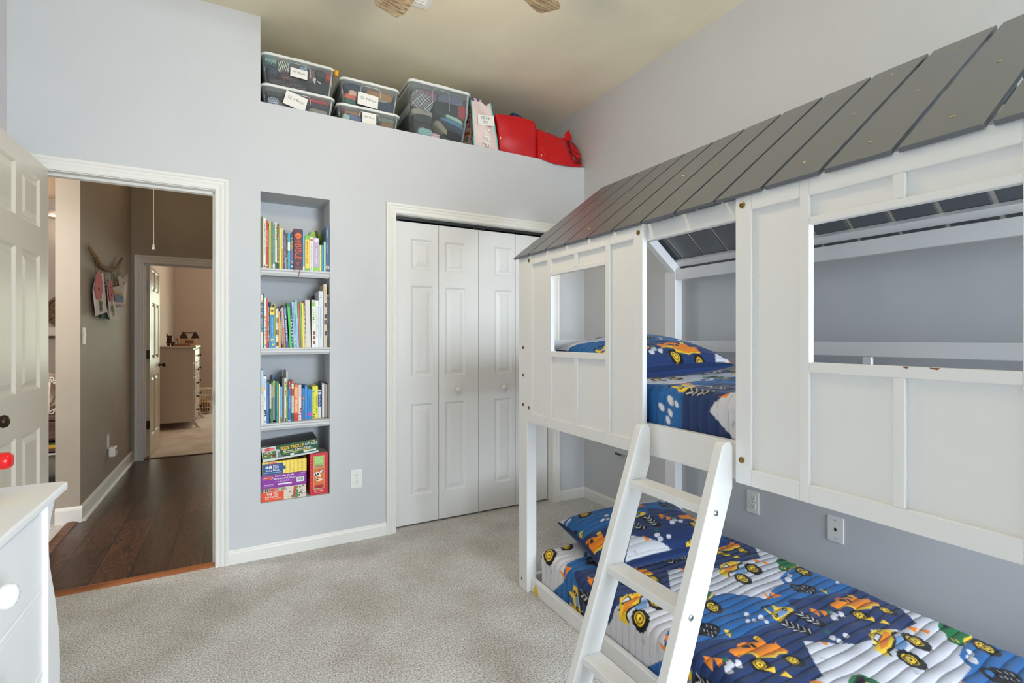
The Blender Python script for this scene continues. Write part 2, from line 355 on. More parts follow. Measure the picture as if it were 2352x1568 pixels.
# ------------------------------------------------------------------ windows (behind the camera and in the far room)
def window(name, axis, c0, c1, W, n=2):
    """frame, sill, meeting rail, muntins; pane of glass"""
    u0, u1, z0, z1 = W; mb = MB()
    def bx(a, b, za, zb, e0=0, e1=0):
        lo, hi = min(c0,c1)+e0, max(c0,c1)+e1
        mb.box(a,b,lo,hi,za,zb) if axis == 'y' else mb.box(lo,hi,a,b,za,zb)
    bx(u0,u0+.04,z0,z1); bx(u1-.04,u1,z0,z1); bx(u0+.04,u1-.04,z0,z0+.04); bx(u0+.04,u1-.04,z1-.04,z1)
    zm = (z0+z1)/2; bx(u0+.04,u1-.04,zm-.02,zm+.02,.03,-.03)
    for k in range(1, n): um = u0+(u1-u0)*k/n; bx(um-.02,um+.02,z0+.04,zm-.02,.032,-.032); bx(um-.02,um+.02,zm+.02,z1-.04,.032,-.032)
    o = struct(mb.build(name, TRIM)); g = MB(); cm = (c0+c1)/2
    (g.box(u0+.04,u1-.04,cm-.003,cm+.003,z0+.04,z1-.04) if axis == 'y' else g.box(cm-.003,cm+.003,u0+.04,u1-.04,z0+.04,z1-.04))
    g.build('window_pane', GLASS, o); return o
window('window_1', 'y', FW-.12, FW, W1, 2); window('window_2', 'x', LW-.12, LW, W2, 1); window('window_3', 'y', 10.5, 10.62, W3, 1)
struct(MB().box(-30, 30, -30, FW-.3, -.35, -.3).box(-30, 30, 10.8, 40, -.35, -.3).box(-30, LW-.5, FW-.3, 3, -.35, -.3).build('ground', M((92,116,52), .95, var=(.8,.2), name='lawn')))

# ------------------------------------------------------------------ panelled doors
def door_face(mb, w, h, y, d, panels, mi=0, deep=.009):
    """front of a moulded door in local x (width) / z; y = face plane, d = outward normal sign"""
    xs = sorted({0,w,*[v for p in panels for v in p[:2]]}); zs = sorted({0,h,*[v for p in panels for v in p[2:]]})
    P = lambda x, z, dep: (x, y - d*dep, z)
    for x0, x1 in zip(xs, xs[1:]):
        for z0, z1 in zip(zs, zs[1:]):
            xm, zm = (x0+x1)/2, (z0+z1)/2
            if any(p[0] < xm < p[1] and p[2] < zm < p[3] for p in panels): continue
            mb.poly([P(x0,z0,0),P(x1,z0,0),P(x1,z1,0),P(x0,z1,0)], mi)
    for x0, x1, z0, z1 in panels:
        k = min(1, (x1-x0)/.15)
        R_ = [(0,0),(.004*k,.003),(.012*k,deep),(.020*k,deep),(.044*k,.002),(.047*k,.002)]
        L = [[P(x0+a,z0+a,e),P(x1-a,z0+a,e),P(x1-a,z1-a,e),P(x0+a,z1-a,e)] for a, e in R_]
        for A, B in zip(L, L[1:]):
            for j in range(4): mb.poly([A[j],A[(j+1)%4],B[(j+1)%4],B[j]], mi)
        mb.poly(L[-1], mi)
def door_mesh(w, h, t, panels):
    mb = MB(); door_face(mb, w, h, 0, -1, panels); door_face(mb, w, h, t, 1, panels)
    mb.poly([(0,0,0),(0,t,0),(0,t,h),(0,0,h)]); mb.poly([(w,0,0),(w,t,0),(w,t,h),(w,0,h)]); mb.poly([(0,0,h),(w,0,h),(w,t,h),(0,t,h)]); mb.poly([(0,0,0),(w,0,0),(w,t,0),(0,t,0)])
    return mb
def knob_mb(o, axis, s=1.):
    mb = MB(); mb.lathe([(.030*s,0),(.030*s,.004*s),(.012*s,.010*s),(.011*s,.030*s),(.022*s,.038*s),(.027*s,.050*s),(.022*s,.062*s),(.008*s,.068*s)], o, axis, 20); return mb
GRAINDOOR = M((214,210,198), .3, name='door_semi_gloss')
SIX = lambda w, h: [(a, b, z0, z1) for a, b in ((.105, w/2-.035), (w/2+.035, w-.105)) for z0, z1 in ((.20,.825), (1.005,1.61), (1.737,1.955))]
def hinge(o, x, y, z, nx=1):
    m = MB().box(min(x,x+.035*nx), max(x,x+.035*nx), y-.002, y, z-.045, z+.045).tube([(x,y-.004,z-.045),(x,y-.004,z+.045)], .006)
    for k in (-.03,0,.03): m.lathe([(.004,0),(.003,.001)], (x+.018*nx, y-.002, z+k), '-y', 8)
    return m
# bedroom door, swung open against the left wall: its face looks at +x, width runs along y
d1 = door_mesh(.71, 2.036, .035, SIX(.71, 2.036)).build('door_1', GRAINDOOR, local=True)
d1.location = (-.822, 3.133, .010); d1.rotation_euler = (0,0,R(-90)); struct(d1, 'white six-panel bedroom door standing open')
for y, ax in ((.035,'y'),(0,'-y')): knob_mb((.658, y, .93), ax, .9).build('door_knob', BRONZE, d1, smooth=True, local=True)
# far door opening into the far room
d2 = door_mesh(.75, 1.985, .035, SIX(.75, 1.985)).build('door_2', GRAINDOOR, local=True)
d2.location = (-.792, 6.345, .010); d2.rotation_euler = (0,0,R(90)); struct(d2, 'white six-panel door at the end of the hall, opened into the far room')
for y, ax in ((0,'-y'),(.035,'y')): knob_mb((.68, y, .92), ax).build('door_knob', BRONZE, d2, smooth=True, local=True)
for z in (.34, 1.07, 1.79):
    m = MB().box(-.826,-.790,6.318,6.322,z-.045,z+.045).tube([(-.828,6.316,z-.045),(-.828,6.316,z+.045)], .007)
    for k in (-.03,0,.03): m.lathe([(.004,0),(.003,.0012)], (-.805,6.318,z+k), '-y', 8)
    hb = m.build('hinge', STEEL if z > 1.5 else BRONZE); hb.parent = d2; hb.matrix_parent_inverse = (Matrix.Translation(d2.location) @ Matrix.Rotation(R(90),4,'Z')).inverted()
sp = MB().prism([(3.165,.88),(3.195,.885),(3.198,.915),(3.195,.945),(3.165,.95)], 'x', -.1065, -.104).build('strike_plate', BRONZE); tag(sp, 'dark latch strike plate on the right jamb of the bedroom doorway', 'strike plate')
# bifold closet doors
bx = [CX0+.006, 1.2, 1.4985, 1.797, 2.079]; bx[2] = 1.497
for i in range(4):
    x0, x1 = bx[i]+.0015, bx[i+1]-.0015; w = x1-x0
    if i < 2: x1 -= .0 if i == 0 else .002
    c = (.112,.262) if i == 0 else (.046,.196) if i == 1 else (.128,.268) if i == 2 else (.04,.18)
    b = door_mesh(w, 1.995, .03, [(c[0], c[1], z0, z1) for z0, z1 in ((.185,.792), (.972,1.578), (1.684,1.888))]).build('door_%d' % (i+3), M((229,229,228), .42, name='bifold_paint'), local=True)
    b.location = (x0, 3.195, .012); struct(b, ['leftmost bifold closet leaf beside the bookshelf niche','second bifold closet leaf from the left, with a knob','third bifold closet leaf from the left, with a knob','last bifold closet leaf, mostly behind the bunk bed'][i])
    if i in (1,2):
        k = MB().lathe([(.010,0),(.010,.008),(.009,.014),(.016,.019),(.019,.026),(.017,.033),(.008,.037)], ((.131 if i == 1 else .194), 0, .875), '-y', 18).build('door_knob', PLASTICW, b, smooth=True, local=True)
tr = MB().box(CX0, CX1, 3.185, 3.225, 2.018, 2.036, 0)
for x in (.91, 1.47, 1.53, 2.06): tr.box(x-.012, x+.012, 3.192, 3.216, 2.006, 2.02, 1)
tr = struct(tr.build('trim_12', [M((60,62,62), .4, .6), BLACK]))
# ------------------------------------------------------------------ bunk bed
bed = thing('bunk_bed', (1.78, 1.1, 0), 'white house-shaped wooden bunk bed with grey slatted gable roof against the right wall', 'bunk bed')
EX, RX, EZ, RZ = 1.22, 1.79, 1.645, 2.088      # eave and ridge of the roof
BX = 2*RX-EX
def part(mb, name, mat=BEDW, bev=.003, parent=bed, smooth=False): return mb.build(name, mat, parent, bevel=bev, smooth=smooth)
for x0 in (1.238, 2.250):
    for y0 in (2.085, .048):
        part(MB().box(x0, x0+.055, y0, y0+.08, 0, 1.64), 'corner_post')
def rails(name, lst, bev=.003):
    for b in lst: part(MB().box(*b), name, bev=bev)
rails('side_rail', [(1.256,1.281,.128,2.085,.836,.945),(2.256,2.281,.128,2.085,.836,.945),(1.262,1.287,.128,2.085,.0,.064),(2.256,2.281,.128,2.085,.0,.064)])
rails('top_rail', [(1.256,1.281,.128,2.085,1.583,1.643),(2.252,2.274,.128,2.085,1.582,1.645)])
rails('guard_rail', [(2.252,2.272,.128,2.085,1.167,1.227),(1.293,2.25,2.115,2.137,1.18,1.234),(1.293,2.25,.075,.097,1.18,1.234)])
rails('end_rail', [(1.293,2.25,2.11,2.135,.836,.945),(1.293,2.25,.078,.103,.836,.945),(1.293,2.25,2.11,2.135,0,.064),(1.293,2.25,.078,.103,0,.064)])
rails('guard_upright', [(2.254,2.272,1.058,1.093,.945,1.167)])
for k in range(11): part(MB().box(1.283,2.255,.2+k*.175,.28+k*.175,.872,.888), 'bed_slat', bev=.002)
for k in range(7): part(MB().box(1.29,2.255,.2+k*.28,.28+k*.28,.012,.026), 'bed_slat', bev=.002)
def front_panel(st, zwin, mull, name='front_panel'):
    """st: stile edges in y from the head end; window between 3rd and 4th"""
    a, b, c, d_, e, f_, g, h = st; m = MB(); x0, x1 = 1.235, 1.2555
    for y1, y0 in ((a,b),(c,d_),(e,f_),(g,h)): m.box(x0,x1,y0,y1,.836,1.643)
    for y1, y0 in ((b,c),(d_,e),(f_,g)):
        m.box(x0,x1,y0,y1,.836,.882); m.box(x0,x1,y0,y1,1.596,1.643)
    m.box(x0,x1,e,d_,1.524,1.542); m.box(x0,x1,e,d_,1.159,1.184)
    for y1, y0 in mull: m.box(x0,x1,y0,y1,.882,1.159); m.box(x0,x1,y0,y1,1.542,1.596)
    p = part(m, name, bev=.0018)
    q = MB()
    for y1, y0 in ((b,c),(f_,g)): q.box(1.247,1.253,y0,y1,.882,1.596)
    q.box(1.247,1.253,e,d_,.882,1.159); q.box(1.247,1.253,e,d_,1.542,1.596)
    q.build('panel_board', BEDW, p); return p
fp1 = front_panel((2.083,2.036,1.900,1.868,1.493,1.467,1.338,1.292), 0, [(1.695,1.671)])
fp2 = front_panel((.924,.875,.741,.717,.336,.312,.178,.131), 0, [(.538,.516)])
for y, w in ((.515,.012),(.465,.020)):
    chip = MB(); chip.poly([(1.2346,y-w/2,1.1838),(1.2346,y-w/4,1.1795),(1.2346,y+w/4,1.181),(1.2346,y+w/2,1.1838)])
    chip.build('paint_chip', M((140,80,50), .8), fp2)
def bolt(x, y, z, ax='-x', r=.0085, mat=BRASS):
    m = MB().lathe([(r,0),(r,.0015),(r*.75,.0022),(r*.7,.0008),(r*.35,.0008),(r*.33,.0016)], (x,y,z), ax, 14); return m.build('bolt', mat, bed, smooth=False)
for y, z in ((1.313,1.614),(2.062,1.617),(2.062,.906),(.902,1.615),(.904,.903)): bolt(1.2345,y,z)
for z in (1.196,1.06,.915): bolt(1.2375,2.122,z,r=.0075)
bolt(1.2375, 2.135, .05, r=.006)
# roof: rafters, battens, planks with screws
k = (RZ-EZ)/(RX-EX); sl = math.atan(k)
def zt(x): return EZ + k*(x-EX) if x <= RX else EZ + k*(BX-x)
for y0 in (.088, 2.085):
    for sgn in (0, 1):
        P = [(EX+.03, zt(EX+.03)-.038), (RX, RZ-.038), (RX, RZ-.105), (EX+.068, zt(EX+.068)-.105)]
        if sgn: P = [(2*RX-x, z) for x, z in P]
        part(MB().prism(P, 'y', y0, y0+.04), 'rafter')
tx, tz = math.cos(sl), math.sin(sl)
for sgn in (1, -1):
    for xb in (1.292, 1.51, 1.727):
        c = Vector((xb, 0, zt(xb))) + Vector((tz, 0, -tx))*.024; q = [c + Vector((tx,0,tz))*a + Vector((-tz,0,tx))*b for a, b in ((-.02,-.011),(.02,-.011),(.02,.011),(-.02,.011))]
        P = [(v.x, v.z) for v in q]
        if sgn < 0: P = [(2*RX-x, z) for x, z in P]
        part(MB().prism(P, 'y', .06, 2.17), 'roof_batten', bev=.002)
SCREW = MB().lathe([(.0045,0),(.0045,.0012),(.003,.002)], (0,0,0), 'z', 10)
for i in range(14):
    y1 = 2.19-.1515*i; y0 = y1-.1385
    for sgn in (1, -1):
        P = [(EX,EZ),(RX-.004,RZ-.003),(RX-.004+tz*.012,RZ-.003-.012*tx),(EX+tz*.012,EZ-.012*tx)]
        if sgn < 0: P = [(2*RX-x, z) for x, z in P]
        ye = y0 if sgn > 0 else y0+.004
        pk = part(MB().prism(P, 'y', ye, y1), 'roof_plank', ROOF, bev=.0015)
        if sgn > 0:
            for xs_, dy in ((1.292,.002),(1.51,-.004),(1.727,.0)):
                m = MB(); m.lathe([(.0042,-.001),(.0042,.0010),(.0028,.0022)], (xs_, (y0+y1)/2+dy, zt(xs_)), (-tz,0,tx), 10); m.build('screw', M((176,160,120), .35, .85), pk)
# warning sticker on the lower side rail
st = MB().plate([(1.2618,2.041,.058),(1.2618,2.069,.006),(1.2618,2.013,.006)], (-.0004,0,0)); m2 = 1
st.plate([(1.2613,2.0425,.044),(1.2613,2.0395,.044),(1.2613,2.0402,.024),(1.2613,2.0418,.024)], (-.0003,0,0), 1).plate([(1.2613,2.0424,.021),(1.2613,2.0396,.021),(1.2613,2.0396,.018),(1.2613,2.0424,.018)], (-.0003,0,0), 1)
for z in (.014,.011): st.plate([(1.2613,2.052,z),(1.2613,2.030,z),(1.2613,2.030,z-.0012),(1.2613,2.052,z-.0012)], (-.0003,0,0), 2)
st = st.build('warning_sticker', [M((238,206,40), .5), M((150,40,20), .5), M((205,120,40), .5)], bed); st['label'] = 'yellow triangular warning sticker'

# ladder leaning on the entrance gap
lad = thing('ladder', (1.05, 1.1, 0), 'white wooden ladder with flat treads leaning on the open middle of the bunk bed', 'ladder')
LS = [(.930,0),(1.234,.818),(1.2345,.936),(1.224,.950),(1.205,.9505),(1.192,.940),(.858,.03),(.847,0)]
for y0 in (1.255, .932): MB().prism(LS, 'y', y0, y0+.03).build('stile', BEDW, lad, bevel=.003)
for z in (.771, .508, .245):
    xf = .847+.367*z+.012; MB().box(xf, xf+.066, .9621, 1.2549, z-.025, z).build('tread', BEDW, lad, bevel=.002)
for x, z in ((1.162,.758),(1.063,.495),(.966,.232)):
    MB().lathe([(.008,0),(.008,.003),(.005,.0045),(.0045,.002),(.001,.002)], (x,.932,z), '-y', 14).build('bolt', STEEL, lad)
    MB().lathe([(.008,0),(.008,.003),(.005,.0045)], (x,1.285,z), 'y', 14).build('bolt', STEEL, lad)

# ------------------------------------------------------------------ truck print: a repeating tile of flat colours
TW, TH, TX, TY, RES = .59, .61, 1.30, .90, .0011
TILE = [['k',1.44,0.962,1.433,0.957,1.426,0.96,1.418,0.958,1.413,0.964,1.406,0.966,1.403,0.974,1.397,0.979,1.399,0.988,1.396,0.995,1.4,1.002,1.4,1.011,1.407,1.016,1.411,1.024,1.419,1.025,1.426,1.03,1.433,1.027,1.441,1.03,1.447,1.023,1.455,1.021,1.457,1.013,1.463,1.007,1.461,0.998,1.464,0.99,1.459,0.983,1.459,0.975,1.451,0.97,1.447,0.963],
['y',1.435,0.977,1.427,0.975,1.42,0.977,1.414,0.981,1.41,0.988,1.409,0.996,1.411,1.004,1.416,1.011,1.423,1.015,1.43,1.017,1.438,1.015,1.444,1.011,1.448,1.004,1.449,0.996,1.446,0.988,1.442,0.981],
['k',1.434,0.98,1.428,0.979,1.422,0.981,1.417,0.984,1.414,0.99,1.413,0.996,1.415,1.002,1.419,1.008,1.424,1.012,1.43,1.013,1.436,1.012,1.441,1.008,1.444,1.002,1.444,0.996,1.443,0.989,1.439,0.984],
['y',1.433,0.984,1.428,0.983,1.424,0.984,1.42,0.987,1.418,0.991,1.417,0.996,1.418,1.001,1.421,1.005,1.425,1.008,1.43,1.009,1.434,1.008,1.438,1.005,1.44,1.001,1.441,0.996,1.439,0.991,1.437,0.987],
['k',1.43,0.991,1.428,0.991,1.427,0.991,1.425,0.992,1.425,0.993,1.425,0.994,1.425,0.996,1.426,0.997,1.428,0.998,1.43,0.999,1.431,0.998,1.433,0.998,1.433,0.997,1.434,0.995,1.433,0.994,1.432,0.992],
['k',1.555,0.928,1.549,0.923,1.543,0.926,1.535,0.925,1.531,0.931,1.524,0.933,1.522,0.941,1.517,0.947,1.518,0.955,1.515,0.963,1.52,0.969,1.52,0.978,1.527,0.982,1.53,0.99,1.538,0.99,1.544,0.995,1.551,0.992,1.559,0.994,1.563,0.987,1.571,0.985,1.572,0.976,1.578,0.97,1.576,0.962,1.579,0.954,1.574,0.947,1.573,0.939,1.566,0.935,1.563,0.928],
['y',1.551,0.942,1.544,0.941,1.537,0.943,1.532,0.948,1.529,0.954,1.528,0.962,1.53,0.97,1.534,0.976,1.541,0.981,1.548,0.982,1.555,0.98,1.56,0.975,1.564,0.968,1.564,0.96,1.562,0.952,1.557,0.946],
['k',1.55,0.946,1.545,0.945,1.539,0.947,1.535,0.95,1.532,0.956,1.532,0.962,1.533,0.968,1.537,0.974,1.542,0.977,1.547,0.978,1.553,0.976,1.557,0.972,1.56,0.967,1.56,0.96,1.559,0.954,1.555,0.949],
['y',1.549,0.949,1.545,0.949,1.541,0.95,1.538,0.953,1.535,0.957,1.535,0.962,1.536,0.967,1.539,0.971,1.543,0.973,1.547,0.974,1.551,0.973,1.554,0.97,1.556,0.965,1.557,0.96,1.556,0.956,1.553,0.952],
['k',1.547,0.957,1.546,0.956,1.544,0.957,1.543,0.957,1.542,0.959,1.542,0.96,1.543,0.961,1.544,0.963,1.545,0.963,1.547,0.964,1.548,0.964,1.55,0.963,1.55,0.962,1.55,0.96,1.55,0.959,1.549,0.958],
['o',1.404,1.089,1.418,1.094,1.437,1.087,1.465,1.102,1.488,1.102,1.524,1.089,1.526,1.075,1.538,1.074,1.54,1.096,1.552,1.101,1.566,1.095,1.559,1.079,1.554,1.053,1.575,1.041,1.587,1.047,1.58,1.035,1.581,1.009,1.579,0.997,1.558,0.995,1.541,1.004,1.507,0.996,1.454,1.02,1.459,1.035,1.451,1.051,1.424,1.054,1.399,1.051,1.398,1.069,1.394,1.08],
['y',1.398,1.05,1.423,1.054,1.45,1.051,1.456,1.033,1.45,1.016,1.505,0.993,1.536,1.001,1.569,0.993,1.57,1.002,1.545,1.011,1.514,1.004,1.466,1.025,1.468,1.042,1.46,1.058,1.428,1.061],
['y',1.542,1.098,1.555,1.101,1.565,1.093,1.556,1.081,1.538,1.081],
['k',1.457,1.083,1.474,1.092,1.496,1.084,1.485,1.065],
['k',1.5,1.086,1.512,1.082,1.508,1.059,1.494,1.064],
['y',1.733,1.158,1.766,1.167,1.779,1.184,1.793,1.198,1.799,1.19,1.796,1.175,1.82,1.17,1.841,1.159,1.837,1.134,1.793,1.125,1.721,1.114,1.715,1.138],
['y',1.739,1.193,1.731,1.175,1.741,1.178,1.749,1.196],
['y',1.731,1.174,1.735,1.156,1.745,1.161,1.741,1.179],
['k',1.733,1.199,1.79,1.197,1.796,1.203,1.739,1.205],
['k',1.743,1.206,1.731,1.191,1.737,1.192,1.75,1.207],
['k',1.764,1.206,1.752,1.191,1.758,1.192,1.77,1.206],
['k',1.783,1.204,1.77,1.189,1.776,1.19,1.789,1.204],
['l',1.751,1.152,1.8,1.155,1.807,1.135,1.741,1.129],
['k',1.808,1.143,1.803,1.142,1.799,1.142,1.796,1.144,1.794,1.148,1.795,1.152,1.797,1.157,1.8,1.161,1.805,1.163,1.81,1.165,1.814,1.164,1.817,1.162,1.819,1.158,1.818,1.154,1.816,1.149,1.812,1.146],
['k',1.741,1.135,1.736,1.134,1.732,1.134,1.73,1.135,1.728,1.138,1.728,1.141,1.73,1.145,1.734,1.148,1.738,1.151,1.743,1.152,1.747,1.152,1.75,1.151,1.751,1.148,1.751,1.144,1.749,1.141,1.745,1.137],
['y',1.807,1.148,1.805,1.147,1.803,1.147,1.802,1.148,1.802,1.15,1.802,1.151,1.802,1.153,1.804,1.155,1.805,1.156,1.807,1.156,1.809,1.156,1.81,1.155,1.811,1.154,1.81,1.152,1.81,1.15,1.808,1.149],
['y',1.738,1.14,1.737,1.139,1.735,1.139,1.734,1.14,1.734,1.141,1.734,1.142,1.734,1.144,1.736,1.145,1.737,1.146,1.739,1.147,1.741,1.147,1.742,1.146,1.742,1.145,1.742,1.143,1.741,1.142,1.74,1.141],
['k',1.707,1.11,1.803,1.131,1.842,1.127,1.805,1.118,1.738,1.109],
['k',1.803,1.119,1.84,1.114,1.846,1.08,1.85,1.045,1.849,1.022,1.821,1.014,1.799,1.03,1.792,1.067,1.795,1.098],
['k',1.711,1.11,1.749,1.116,1.753,1.096,1.754,1.062,1.771,1.036,1.764,1.019,1.733,1.014,1.715,1.032,1.711,1.062,1.706,1.093],
['w',1.841,1.112,1.824,1.091,1.829,1.091,1.846,1.113],
['w',1.807,1.11,1.824,1.09,1.829,1.092,1.812,1.113],
['w',1.834,1.087,1.821,1.07,1.825,1.07,1.839,1.088],
['w',1.803,1.088,1.82,1.069,1.825,1.071,1.808,1.091],
['w',1.842,1.071,1.823,1.053,1.827,1.053,1.846,1.071],
['w',1.801,1.067,1.822,1.052,1.827,1.055,1.806,1.069],
['w',1.84,1.054,1.817,1.033,1.821,1.033,1.844,1.054],
['w',1.802,1.043,1.817,1.032,1.822,1.034,1.807,1.046],
['w',1.746,1.112,1.721,1.085,1.724,1.085,1.75,1.112],
['w',1.709,1.103,1.72,1.084,1.725,1.086,1.714,1.105],
['w',1.751,1.094,1.724,1.067,1.728,1.067,1.755,1.094],
['w',1.707,1.079,1.724,1.066,1.729,1.068,1.712,1.081],
['w',1.755,1.073,1.729,1.05,1.732,1.05,1.759,1.073],
['w',1.71,1.058,1.728,1.049,1.733,1.051,1.714,1.06],
['w',1.76,1.056,1.735,1.033,1.739,1.033,1.764,1.056],
['w',1.716,1.039,1.735,1.031,1.739,1.034,1.72,1.042],
['w',1.759,1.035,1.743,1.018,1.747,1.018,1.763,1.035],
['l',1.963,1.469,1.996,1.467,1.958,1.426,1.903,1.419,1.902,1.441],
['y',1.906,1.523,1.952,1.53,1.985,1.523,2.009,1.498,2.011,1.482,1.976,1.484,1.952,1.463,1.9,1.448,1.868,1.449,1.835,1.425,1.835,1.449,1.834,1.473,1.871,1.486],
['o',1.855,1.462,1.895,1.459,1.985,1.491,1.976,1.505,1.906,1.489],
['k',1.889,1.5,1.946,1.52,1.944,1.496,1.888,1.485],
['w',1.898,1.502,1.937,1.513,1.937,1.499,1.897,1.491],
['k',2.021,1.489,1.989,1.492,1.976,1.481,2.008,1.478],
['k',1.978,1.487,1.948,1.462,1.956,1.46,1.987,1.485],
['k',1.956,1.466,1.904,1.453,1.897,1.442,1.949,1.456],
['k',1.906,1.453,1.874,1.454,1.863,1.444,1.895,1.442],
['k',1.863,1.449,1.842,1.426,1.852,1.426,1.873,1.449],
['k',1.921,1.535,1.919,1.519,1.924,1.521,1.927,1.537],
['k',1.859,1.489,1.864,1.48,1.87,1.484,1.864,1.493],
['k',1.97,1.526,1.963,1.512,1.968,1.514,1.975,1.528],
['k',2.007,1.381,1.998,1.374,1.99,1.377,1.98,1.374,1.975,1.381,1.967,1.383,1.967,1.394,1.961,1.4,1.966,1.412,1.964,1.422,1.972,1.432,1.975,1.444,1.985,1.451,1.993,1.463,2.003,1.465,2.013,1.474,2.021,1.47,2.032,1.474,2.036,1.465,2.045,1.464,2.045,1.452,2.051,1.446,2.045,1.433,2.047,1.423,2.038,1.413,2.035,1.401,2.024,1.394,2.017,1.383],
['y',2.006,1.401,1.997,1.398,1.988,1.4,1.982,1.405,1.98,1.414,1.981,1.424,1.986,1.435,1.994,1.445,2.004,1.452,2.014,1.455,2.022,1.454,2.029,1.449,2.031,1.44,2.029,1.429,2.024,1.418,2.016,1.408],
['k',2.006,1.406,1.998,1.404,1.992,1.405,1.987,1.409,1.985,1.416,1.986,1.425,1.99,1.434,1.996,1.442,2.004,1.447,2.012,1.45,2.019,1.449,2.023,1.444,2.025,1.437,2.024,1.428,2.02,1.419,2.014,1.411],
['y',2.006,1.411,2.0,1.409,1.995,1.41,1.991,1.413,1.99,1.419,1.991,1.425,1.994,1.432,1.998,1.438,2.004,1.442,2.01,1.444,2.015,1.443,2.019,1.44,2.02,1.434,2.02,1.428,2.016,1.421,2.012,1.415],
['k',2.005,1.421,2.003,1.42,2.001,1.42,2.0,1.42,1.999,1.422,1.999,1.424,2.001,1.426,2.003,1.428,2.005,1.429,2.007,1.43,2.009,1.43,2.01,1.429,2.011,1.428,2.011,1.426,2.009,1.424,2.008,1.422],
['k',1.887,1.347,1.877,1.339,1.869,1.342,1.859,1.338,1.854,1.346,1.845,1.347,1.845,1.357,1.839,1.363,1.843,1.374,1.841,1.384,1.849,1.394,1.852,1.405,1.862,1.412,1.868,1.423,1.879,1.425,1.889,1.434,1.897,1.431,1.908,1.435,1.912,1.427,1.922,1.426,1.922,1.415,1.928,1.409,1.923,1.397,1.925,1.387,1.917,1.377,1.914,1.366,1.903,1.359,1.897,1.349],
['y',1.885,1.365,1.875,1.362,1.867,1.363,1.86,1.368,1.858,1.376,1.859,1.386,1.863,1.397,1.871,1.407,1.88,1.414,1.89,1.417,1.899,1.416,1.906,1.411,1.908,1.403,1.907,1.392,1.902,1.382,1.895,1.372],
['k',1.885,1.37,1.877,1.368,1.87,1.368,1.865,1.373,1.863,1.379,1.864,1.387,1.867,1.396,1.873,1.403,1.881,1.409,1.889,1.412,1.896,1.411,1.901,1.407,1.903,1.4,1.902,1.391,1.898,1.383,1.892,1.375],
['y',1.884,1.374,1.878,1.373,1.873,1.373,1.869,1.376,1.868,1.381,1.868,1.388,1.871,1.394,1.876,1.4,1.881,1.404,1.887,1.406,1.893,1.406,1.896,1.402,1.898,1.397,1.897,1.391,1.895,1.384,1.89,1.379],
['k',1.883,1.384,1.881,1.383,1.879,1.383,1.877,1.383,1.877,1.385,1.877,1.387,1.878,1.389,1.88,1.391,1.882,1.392,1.885,1.393,1.887,1.393,1.888,1.392,1.889,1.391,1.888,1.389,1.887,1.387,1.885,1.385],
['g',2.179,1.428,2.226,1.441,2.255,1.434,2.266,1.407,2.261,1.373,2.206,1.345,2.139,1.337,2.108,1.336,2.101,1.367,2.152,1.398,2.161,1.416],
['k',2.182,1.415,2.236,1.432,2.256,1.419,2.218,1.401,2.191,1.404],
['y',2.139,1.38,2.12,1.362,2.127,1.363,2.147,1.38],
['y',2.137,1.364,2.122,1.35,2.13,1.35,2.145,1.365],
['y',2.224,1.391,2.221,1.389,2.218,1.389,2.216,1.39,2.215,1.392,2.216,1.394,2.218,1.397,2.221,1.4,2.224,1.402,2.228,1.403,2.231,1.403,2.232,1.402,2.233,1.4,2.232,1.398,2.23,1.395,2.227,1.392],
['b',2.19,1.343,2.259,1.368,2.256,1.352,2.194,1.329],
['y',2.262,1.368,2.206,1.348,2.202,1.34,2.258,1.36],
['y',2.211,1.349,2.174,1.355,2.16,1.345,2.197,1.339],
['y',2.169,1.354,2.132,1.34,2.129,1.332,2.165,1.346],
['k',2.173,1.258,2.163,1.251,2.156,1.254,2.146,1.251,2.142,1.259,2.134,1.261,2.135,1.271,2.129,1.277,2.135,1.288,2.134,1.298,2.142,1.307,2.146,1.318,2.156,1.324,2.164,1.334,2.174,1.336,2.185,1.343,2.192,1.34,2.203,1.343,2.207,1.335,2.216,1.333,2.214,1.322,2.22,1.315,2.214,1.304,2.214,1.294,2.205,1.285,2.201,1.274,2.191,1.268,2.183,1.259],
['y',2.173,1.276,2.164,1.274,2.156,1.275,2.15,1.281,2.148,1.289,2.15,1.299,2.156,1.309,2.164,1.318,2.174,1.324,2.184,1.326,2.193,1.325,2.198,1.319,2.2,1.311,2.198,1.301,2.192,1.29,2.183,1.282],
['k',2.174,1.28,2.166,1.279,2.159,1.28,2.155,1.284,2.154,1.291,2.155,1.299,2.16,1.307,2.166,1.314,2.174,1.319,2.182,1.321,2.189,1.32,2.193,1.315,2.194,1.308,2.193,1.3,2.188,1.292,2.181,1.285],
['y',2.174,1.285,2.168,1.284,2.163,1.285,2.16,1.288,2.158,1.293,2.16,1.299,2.163,1.306,2.168,1.311,2.174,1.315,2.18,1.316,2.185,1.315,2.188,1.312,2.189,1.306,2.188,1.3,2.185,1.294,2.18,1.288],
['k',2.174,1.294,2.171,1.294,2.17,1.294,2.168,1.294,2.168,1.296,2.168,1.298,2.17,1.299,2.172,1.301,2.174,1.302,2.176,1.303,2.178,1.303,2.179,1.302,2.18,1.301,2.179,1.299,2.178,1.297,2.176,1.295],
['k',2.05,1.25,2.072,1.233,2.086,1.199,2.068,1.178,2.02,1.165,1.999,1.182,1.984,1.201,1.97,1.218],
['k',2.012,1.211,2.0,1.208,1.99,1.209,1.984,1.214,1.981,1.222,1.982,1.232,1.988,1.243,1.998,1.252,2.01,1.259,2.022,1.263,2.032,1.262,2.039,1.257,2.042,1.248,2.04,1.238,2.033,1.227,2.024,1.218],
